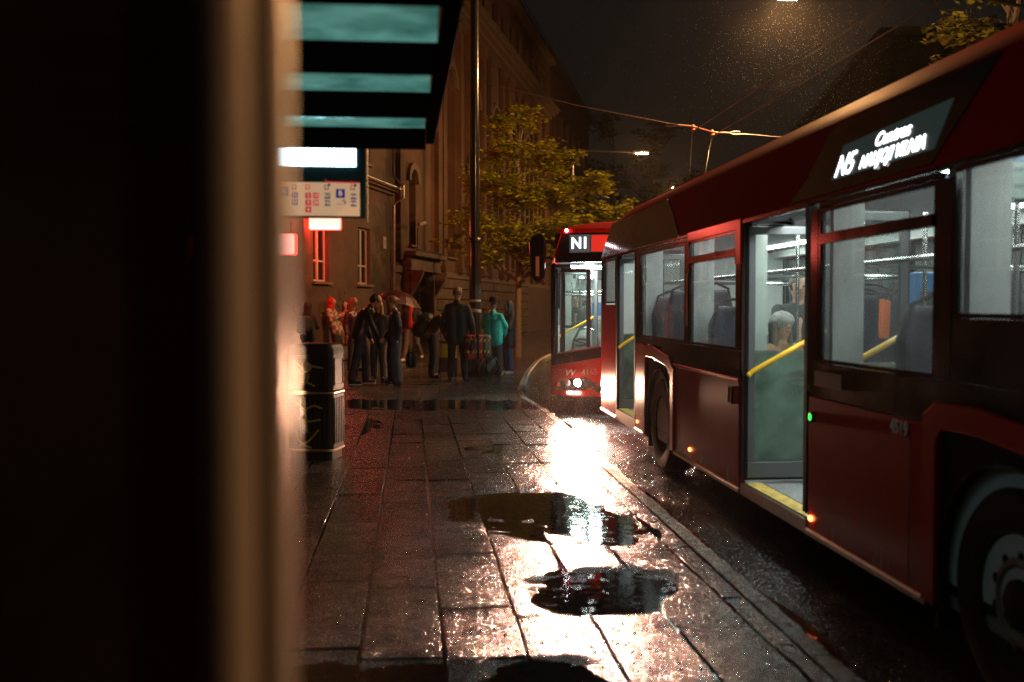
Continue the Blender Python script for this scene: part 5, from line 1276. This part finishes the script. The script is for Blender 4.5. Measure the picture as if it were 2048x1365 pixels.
    # shoes
    for a, f in (('al', 'fl'), ('ar', 'fr')):
        g = MB(); lo = Vector((0, 0, 0)); A_ = P[a] + Vector((0, .02, -.035)) * s; B_ = P[f]
        capsule(g, A_, B_, .048 * s, .042 * s, 1, 1); capsule(g, P[a] - Vector((0, 0, .01)), A_, .046 * s, .048 * s)
        if shoe == 'boot': capsule(g, P[a] + Vector((0, 0, .14)) * s, P[a], .062 * s, .055 * s)
        so = fuse(g, 'shoe', M_shoed if shoe in ('dark', 'boot', 'sole') else M_shoew, t, .012, 1)
        if shoe in ('sole', 'stripe'):
            g = MB(); d = (B_ - A_); d.z = 0; capsule(g, (A_.x, A_.y, P[a].z - .075 * s), (B_.x, B_.y, P[a].z - .078 * s), .040 * s, .040 * s); g.v = [(x_, y_, P[a].z - .078 * s + (z_ - P[a].z + .078 * s) * .32) for x_, y_, z_ in g.v]; g.build('shoe_sole', M_shoew, so)
    # hair
    if hair:
        hm = mat(*hair, .45, var=.3, vs=40, bump=.003, bs=70); g = MB()
        g.ball(hd + Vector((0, .018, .028)) * s, .105 * s, 12, .93, 1.03, .95)
        if style == 'long': capsule(g, hd + Vector((0, .05, 0)) * s, hd + Vector((.02, .10, -.26)) * s, .09 * s, .06 * s, 1.1); [capsule(g, hd + Vector((q * .07, .01, 0)) * s, hd + Vector((q * .085, .0, -.20)) * s, .04 * s, .035 * s) for q in (-1, 1)]
        if style == 'bun': g.ball(hd + Vector((0, .12, .03)) * s, .045 * s, 10); capsule(g, hd + Vector((0, .06, -.02)) * s, hd + Vector((0, .07, -.07)) * s, .06 * s, .04 * s)
        # keep the face free
        o = fuse(g, 'hair', hm, t, .013, 1, .005)
        for v in o.data.vertices:
            p = v.co - hd
            if p.y < -.045 * s and p.z < .045 * s: v.co.y = hd.y - .045 * s
            elif style == 'short' and p.z < -.03 * s: v.co = hd + p * .8
    if hood:
        g = MB(); g.ball(hd + Vector((0, .03, .02)) * s, .125 * s, 12, .95, 1.0, 1.1); capsule(g, hd + Vector((0, .04, -.05)) * s, P['neck'] - Vector((0, -.02, .02)) * s, .11 * s, .115 * s)
        o = fuse(g, 'hood', cloth(*hood), t, .014, 2, .010)
        for v in o.data.vertices:
            p = v.co - hd
            if p.y < -.05 * s: v.co.y = hd.y - .05 * s
    if hat == 'fedora':
        g = MB(); g.lathe([(.165 * s, .0), (.165 * s, .008), (.10 * s, .012), (.10 * s, .10 * s), (.085 * s, .125 * s), (.001, .115 * s)], hd + Vector((0, .0, .055)) * s, 'z', 24); g.build('hat', mat('black felt', (.010, .010, .011), .8), t, smooth=True)
    if hat == 'cap':
        g = MB(); g.ball(hd + Vector((0, .01, .045)) * s, .112 * s, 12, .95, 1.05, .85); fuse(g, 'cap', cloth('white knitted cap', (.24, .23, .215), vs=60, var=.5), t, .013, 1, .012)
    if hat == 'band':
        g = MB(); g.lathe([(.100 * s, -.03), (.106 * s, 0), (.100 * s, .03)], hd + Vector((0, .012, .055)) * s, 'z', 20); g.build('headband', mat('black headband', (.03, .035, .035), .7), t, smooth=True)
    return t
def backpack(label, x, y, z, rz, w_=.32, h_=.46, d_=.2, c=('black nylon', (.014, .014, .015)), round_=False, group=None, name='backpack'):
    t = thing(name, label, 'bag', (x, y, z), rz, group); g = MB()
    if round_:
        capsule(g, (-w_ * .12, 0, h_ * .35), (w_ * .12, 0, h_ * .62), w_ * .46, w_ * .42, 1, d_ / w_ * 1.3)
    else:
        for q in (-1, 1): capsule(g, (q * w_ * .22, 0, d_ * .5), (q * w_ * .2, 0, h_ - d_ * .5), d_ * .52, d_ * .48, 1.1, .9)
        capsule(g, (0, d_ * .45, .10), (0, d_ * .45, h_ * .45), d_ * .33, d_ * .3, 1.8, .6)
    fuse(g, 'bag_body', cloth(*c, .5), t, .014, 2, .006)
    g = MB(); g.tube([(-.04, 0, h_ - .01), (-.03, 0, h_ + .05), (.03, 0, h_ + .05), (.04, 0, h_ - .01)], .008, 6); g.build('carry_loop', M_blkm, t)
    g = MB(); g.tube([(-w_ * .3, -d_ * .4, .05), (-w_ * .32, -d_ * .62, h_ * .5), (-w_ * .25, -d_ * .4, h_ * .92)], .012, 6); g.build('strap', M_blkm, t)
    g = MB(); g.tube([(w_ * .3, -d_ * .4, .05), (w_ * .32, -d_ * .62, h_ * .5), (w_ * .25, -d_ * .4, h_ * .92)], .012, 6); g.build('strap', M_blkm, t)
    return t
G_ = 'people waiting on the wet pavement'
person('hooded person in black jacket seen from behind, standing behind the litter bin', -2.86, 24.0, R(165), 1.62, hood=('black hood cloth', (.012, .012, .013)), hair=None, group=G_, fat=1.15, J=dict(er=(-.24, -.05, 1.12), wr=(-.12, -.22, 1.15), el=(.24, -.05, 1.12), wl=(.12, -.22, 1.15)))
backpack('dark backpack on the back of the hooded person', -2.93, 23.74, 1.02, R(165 + 180), group=None)
pl = mat('plaid wool', (.30, .24, .19), .85); 
n = pl.node_tree.nodes; l = pl.node_tree.links; ck = n.new('ShaderNodeTexChecker'); ck.inputs['Scale'].default_value = 8; ck.inputs['Color1'].default_value = (.42, .35, .28, 1); ck.inputs['Color2'].default_value = (.15, .11, .09, 1)
tcn = n.new('ShaderNodeTexCoord'); l.new(tcn.outputs['Object'], ck.inputs['Vector']); l.new(ck.outputs['Color'], n['Principled BSDF'].inputs['Base Color'])
person('woman with red headscarf and plaid jacket leaning against the brown wall', -2.62, 28.15, R(70), 1.76, jacket=('', (0, 0, 0), pl), jl=.74, trousers=('black trouser cloth', (.012, .012, .014)), legw=1.35, hood=('red scarf', (.45, .02, .02)), hair=None, group=G_,
       J=dict(pel=(0, -.02, .93), chest=(0, .10, 1.27), neck=(0, .10, 1.46), head=(0, .06, 1.62), sl=(.185, .10, 1.39), sr=(-.185, .10, 1.39), er=(-.22, .0, 1.12), wr=(-.05, -.22, 1.28), el=(.22, .02, 1.13), wl=(.08, -.18, 1.20), kl=(.1, -.12, .48), kr=(-.1, -.10, .48), al=(.1, -.16, .09), ar=(-.1, -.18, .09)), fat=1.15)
person('dark haired woman in long beige coat standing by the brown wall', -2.36, 28.75, R(-15), 1.68, jacket=('beige coat wool', (.30, .17, .09)), jl=.45, trousers=('pale trouser cloth', (.28, .24, .2)), hair=('black hair', (.012, .010, .010)), style='long', shoe='white', group=G_,
       J=dict(er=(-.22, -.05, 1.14), wr=(-.08, -.20, 1.02), el=(.22, -.05, 1.14), wl=(.08, -.22, 1.28)))
person('person with reddish hair half hidden behind the tall man in black', -1.76, 23.6, R(50), 1.74, jacket=('dark red shiny jacket', (.07, .012, .012)), hair=('auburn hair', (.22, .05, .02)), style='long', group=G_, jr=.3)
person('tall man in black jacket and jeans leaning forward with one arm hanging', -1.32, 19.62, R(98), 1.86, jacket=('black leather', (.012, .012, .013)), jr=.32, jl=.86, trousers=('black denim', (.012, .014, .022)), legw=1.28, shoe='sole', hair=('black hair', (.012, .010, .010)), group=G_, fat=1.15,
       J=dict(pel=(0, .02, .95), chest=(0, -.06, 1.27), neck=(0, -.17, 1.43), head=(0, -.28, 1.54), sl=(.19, -.12, 1.36), sr=(-.19, -.12, 1.36), er=(-.25, -.20, 1.10), wr=(-.22, -.33, .86), el=(.24, -.12, 1.08), wl=(.24, -.2, .85), al=(.14, -.10, .09), ar=(-.16, .18, .09), kl=(.12, -.10, .5), kr=(-.13, .08, .5)), seedv=3)
person('fair haired person in dark coat and grey trousers behind the leaning man', -1.02, 20.55, R(-25), 1.66, jacket=('warm grey wool coat', (.07, .055, .05)), jl=.80, trousers=('grey brown trousers', (.10, .08, .065)), legw=1.25, hair=('fair hair', (.35, .2, .08)), style='long', group=G_,
       J=dict(er=(-.24, -.02, 1.12), wr=(-.12, -.2, 1.1)))
person('person in dark coat and black boots holding the dark red umbrella', -.80, 21.6, R(-60), 1.70, jacket=('black wool coat', (.018, .018, .02)), jl=.78, trousers=('black trouser cloth', (.012, .012, .014)), shoe='boot', hair=('dark brown hair', (.03, .018, .012)), style='long', group=G_,
       J=dict(el=(.24, -.12, 1.16), wl=(.10, -.26, 1.34)))
person('woman with tied up hair, navy jacket, wide trousers and white soled shoes', -.66, 19.5, R(-78), 1.76, jacket=('navy rain jacket', (.022, .030, .050)), jr=.35, jl=.86, trousers=('navy wide trousers', (.020, .030, .048)), legw=1.75, shoe='sole', hair=('mousy hair', (.16, .09, .05)), style='bun', group=G_,
       J=dict(er=(-.25, -.0, 1.10), wr=(-.22, -.16, .92), el=(.24, .05, 1.12), wl=(.20, .02, .88), neck=(0, -.02, 1.46), head=(0, -.06, 1.61)), seedv=8)
person('young man in red shirt and open dark jacket walking towards the group', -.46, 27.3, R(-12), 1.80, jacket=('dark quilted jacket', (.022, .024, .032)), shirt=('red shirt', (.50, .03, .025)), jl=.86, trousers=('grey brown trousers', (.10, .08, .065)), legw=1.1, shoe='white', hair=('dark brown hair', (.03, .018, .012)), group=G_,
       J=dict(head=(0, -.06, 1.61), er=(-.27, .10, 1.14), wr=(-.26, .10, .9), el=(.27, -.05, 1.12), wl=(.24, -.15, .90), kr=(-.11, -.16, .50), ar=(-.14, -.30, .12), kl=(.14, .02, .50), al=(.20, .30, .18)))
person('person in brown jacket and dark boots bending towards the bald man', .10, 21.25, R(80), 1.74, jacket=('brown padded jacket', (.15, .07, .025)), jl=.86, trousers=('black denim', (.012, .014, .022)), legw=1.3, shoe='boot', hair=('dark brown hair', (.03, .018, .012)), group=G_, fat=1.1,
       J=dict(pel=(0, .04, .94), chest=(0, -.10, 1.22), neck=(0, -.24, 1.36), head=(0, -.36, 1.45), sl=(.19, -.18, 1.30), sr=(-.19, -.18, 1.30), er=(-.24, -.26, 1.04), wr=(-.2, -.34, .82), el=(.24, -.24, 1.04), wl=(.2, -.34, .82)))
backpack('huge round black rucksack on the back of the brown jacketed person', -.10, 21.28, 1.02, R(-10), .46, .56, .40, round_=True)
person('tall bald man in black coat seen from behind, holding a taped case', .59, 20.43, R(168), 1.93, jacket=('black cotton coat', (.016, .015, .014)), jl=.72, trousers=('black trouser cloth', (.012, .012, .014)), legw=1.1, hair=('shaved grey hair', (.16, .12, .10)), group=G_, fat=1.12,
       J=dict(er=(-.27, .04, 1.12), wr=(-.31, -.02, .85), el=(.27, -.02, 1.12), wl=(.24, -.16, .92), al=(.13, .02, .09), ar=(-.14, .02, .09)), seedv=2)
person('stout man in bright teal jacket and black hat holding up a phone', 1.42, 21.84, R(150), 1.68, jacket=('teal cotton jacket', (.01, .55, .52)), jl=.74, trousers=('charcoal cargo cloth', (.035, .037, .042)), legw=1.5, shoe='white', hair=None, hat='fedora', group=G_, fat=1.3,
       J=dict(er=(-.26, -.08, 1.14), wr=(-.20, -.2, .95), el=(.30, -.12, 1.12), wl=(.26, -.26, 1.42)), seedv=6)
person('woman with long dark hair, black puffer coat and blue jeans facing left', 1.78, 22.3, R(-70), 1.68, jacket=('black quilted nylon', (.014, .014, .015)), jr=.45, jl=.66, trousers=('blue denim', (.03, .08, .2)), legw=1.1, shoe='white', hair=('black hair', (.012, .010, .010)), style='long', group=G_, fat=1.25,
       J=dict(er=(-.24, -.08, 1.12), wr=(-.12, -.22, 1.08), el=(.24, -.08, 1.12), wl=(.12, -.22, 1.2)))
# phone in the raised hand
t = thing('phone', 'dark phone held up by the man in the teal jacket', 'phone', (1.20, 21.95, 1.56), R(75))
g = MB(); g.box(-.038, -.005, -.08, .038, .005, .08); g.build('phone_case', M_blk, t, bevel=.004); g = MB(); g.box(-.034, .0055, -.074, .034, .007, .074); g.build('phone_screen', M_blk, t)
# umbrella
t = thing('umbrella', 'open dark red umbrella above the waiting people', 'umbrella', (-.72, 21.45, 1.42), 0)
um = mat('thin dark red umbrella cloth', (.06, .008, .01), .5)
g = MB(); N = 8; vs = []; rings = [(.001, .60), (.17, .575), (.33, .50), (.46, .38), (.50, .33)]; tilt = Matrix.Rotation(R(14), 4, 'Y')
for r, z in rings:
    for k in range(16):
        a = math.pi * k / 8; rr_ = r * (1 if k % 2 == 0 else .955); vs.append(tilt @ Vector((rr_ * math.cos(a), rr_ * math.sin(a), z + (.0 if k % 2 == 0 else .012))))
g.add(vs, [(i * 16 + k, i * 16 + (k + 1) % 16, (i + 1) * 16 + (k + 1) % 16, (i + 1) * 16 + k) for i in range(4) for k in range(16)]); g.build('canopy', um, t)
g = MB(); g.tube([tilt @ Vector((0, 0, -.08)), tilt @ Vector((0, 0, .66))], .007, 6); g.build('shaft', M_chr, t)
for k in range(8):
    a = math.pi * k / 4; g = MB(); g.tube([tilt @ Vector((0, 0, .585)), tilt @ Vector((.32 * math.cos(a), .32 * math.sin(a), .49)), tilt @ Vector((.5 * math.cos(a), .5 * math.sin(a), .325))], .003, 4); g.build('rib', M_dkm, t)
# luggage
t = thing('hard_case', 'red and grey hard case with black and yellow tape in the bald man\'s hand', 'suitcase', (.99, 20.28, .60 + PAV - .15), R(12))
g = MB(); g.box(-.24, -.12, -.0, .10, .12, .50); g.build('red_shell', mat('scuffed red shell', (.40, .035, .02), .35, var=.3, vs=10), t, bevel=.03)
g = MB(); g.box(.101, -.13, .03, .27, .13, .50); g.build('grey_shell', mat('grey blue shell', (.13, .17, .18), .35, var=.2, vs=10), t, bevel=.05)
yt = mat('yellow hazard tape', (.65, .42, .03), .4)
for z in (.13, .36):
    g = MB(); g.box(-.245, -.134, z, .275, .134, z + .055); tp = g.build('hazard_tape', yt, t)
    for k in range(6):
        x = -.20 + .085 * k; g = MB(); g.prism([(x, z + .002), (x + .03, z + .002), (x + .05, z + .053), (x + .02, z + .053)], 'y', -.1355, -.1345); g.build('tape_stripe', M_blkm, tp)
g = MB(); g.box(-.05, -.137, .0, .0, .137, .505); g.build('black_strap', M_blkm, t)
g = MB(); g.tube([(-.16, 0, .50), (-.14, 0, .56), (-.02, 0, .56), (0, 0, .50)], .012, 6); g.build('handle', M_blkm, t)
g = MB(); g.tube([(-.20, -.15, .46), (-.24, -.16, .30), (-.16, -.15, .12), (-.08, -.15, .30), (-.14, -.15, .48)], .014, 6); capsule(g, (-.17, -.15, .22), (-.14, -.15, .36), .05, .04, 1, .5); g.build('strapped_pouch', M_blkm, t)
t = thing('luggage_cart', 'small hand cart with a yellow box between the bald man\'s legs', 'cart', (.42, 21.7, PAV), R(5))
g = MB(); g.box(-.17, -.14, .42, .17, .14, .74); yb_ = g.build('yellow_box', mat('yellow plastic box', (.75, .40, .02), .4), t, bevel=.012)
g = MB(); g.box(-.19, -.16, .745, .19, .16, .77); g.build('lid', M_blkm, yb_)
g = MB(); g.box(-.20, -.15, .10, .20, .15, .41); g.build('dark_case', mat('dark plum case', (.05, .015, .02), .5), t, bevel=.02)
g = MB(); g.lathe([(.07, -.02), (.07, .02)], (-.18, .12, .07), 'x', 16); g.build('wheel', M_blkm, t); g = MB(); g.lathe([(.07, -.02), (.07, .02)], (.18, .12, .07), 'x', 16); g.build('wheel', M_blkm, t)
g = MB(); g.tube([(-.14, .16, .1), (-.14, .18, 1.0), (.14, .18, 1.0), (.14, .16, .1)], .010, 6); g.build('frame', M_chr, t)
backpack('slumped black holdall on the ground beside the mast', 1.30, 21.55, PAV + .0, R(25), .46, .42, .30, round_=True, name='holdall')
backpack('second black bag on the ground in front of the mast', .98, 21.95, PAV, R(-20), .34, .48, .24, name='holdall')
backpack('small black bag hanging by the woman with tied up hair', -.36, 20.4, .42, R(10), .16, .34, .14, name='shoulder_bag')
# passengers
SEAT = dict(hl=(.10, 0, .50), hr=(-.10, 0, .50), kl=(.12, -.40, .50), kr=(-.12, -.40, .50), al=(.12, -.42, .09), ar=(-.12, -.42, .09), pel=(0, .02, .52), chest=(0, .05, .86), neck=(0, .04, 1.04), head=(0, .02, 1.20),
            sl=(.185, .05, .98), sr=(-.185, .05, .98), el=(.23, -.05, .72), er=(-.23, -.05, .72), wl=(.1, -.24, .62), wr=(-.1, -.24, .62))
pw = MN1 @ Vector((.34, 3.1, 0))
person('long haired passenger with black headband sitting inside the far bus', pw.x, pw.y, RN1 + R(-15), 1.70, z=.66, J=SEAT, jacket=('dark green parka', (.03, .035, .028)), hair=('wavy brown hair', (.16, .08, .04)), style='long', hat='band', jl=.82, group='bus passengers')
person('passenger in white knitted cap and brown coat sitting in the near bus', 2.33 + .70, 8.30, R(20), 1.68, z=.36, J=SEAT, jacket=('brown coat cloth', (.20, .10, .05)), hair=('greying hair', (.12, .09, .07)), style='long', hat='cap', jl=.82, group='bus passengers')
person('dark haired passenger sitting further back in the near bus', 2.33 + 1.25, 9.4, R(-10), 1.78, z=.64, J=SEAT, jacket=('charcoal wool coat', (.03, .028, .028)), hair=('black hair', (.012, .010, .010)), jl=.82, group='bus passengers')
# ============================================================ falling rain: small drops, more added round the lamps to make their halo
rr = random.Random(77); g = MB()
def drop(p, r):
    x, y, z = p; h = r * 1.5
    g.add([(x + r, y, z), (x, y + r, z), (x - r, y, z), (x, y - r, z), (x, y, z + h), (x, y, z - h)], [(0, 1, 4), (1, 2, 4), (2, 3, 4), (3, 0, 4), (1, 0, 5), (2, 1, 5), (3, 2, 5), (0, 3, 5)])
for _ in range(3000):
    y = rr.uniform(5, 34); drop((rr.uniform(-3, 12), y, rr.uniform(.1, 9.5)), rr.uniform(.0012, .0020) * (.6 + y / 22))
for _ in range(1500):
    p = MN1 @ Vector((rr.gauss(.5, .7), -abs(rr.gauss(0, 1.1)) - .1, abs(rr.gauss(.25, .35)) + .03))
    if p.x < 2.3 or p.y > 13.5: drop(p, rr.uniform(.0018, .0032))
for _ in range(3000):
    q = rr.gauss(0, 1.2); drop((8.3 + q, 21.5 + rr.gauss(0, 1.6), 8.3 - abs(rr.gauss(0, 1.7))), rr.uniform(.0014, .0032))
M_drop = mat('rain drop', (.75, .75, .75), .15)
stuff(g.build('falling_rain', M_drop))
# ============================================================ damp air
hz = bpy.data.materials.new('damp night air'); hz.use_nodes = True; n = hz.node_tree.nodes; n.remove(n['Principled BSDF'])
v = n.new('ShaderNodeVolumePrincipled'); v.inputs['Color'].default_value = (.95, .95, .95, 1); v.inputs['Density'].default_value = .00011; v.inputs['Anisotropy'].default_value = .85
hz.node_tree.links.new(v.outputs[0], n['Material Output'].inputs['Volume'])
g = MB(); g.box(-70, -40, -1, 90, 175, 26); stuff(g.build('haze', hz))
bpy.data.scenes.remove(TMP)
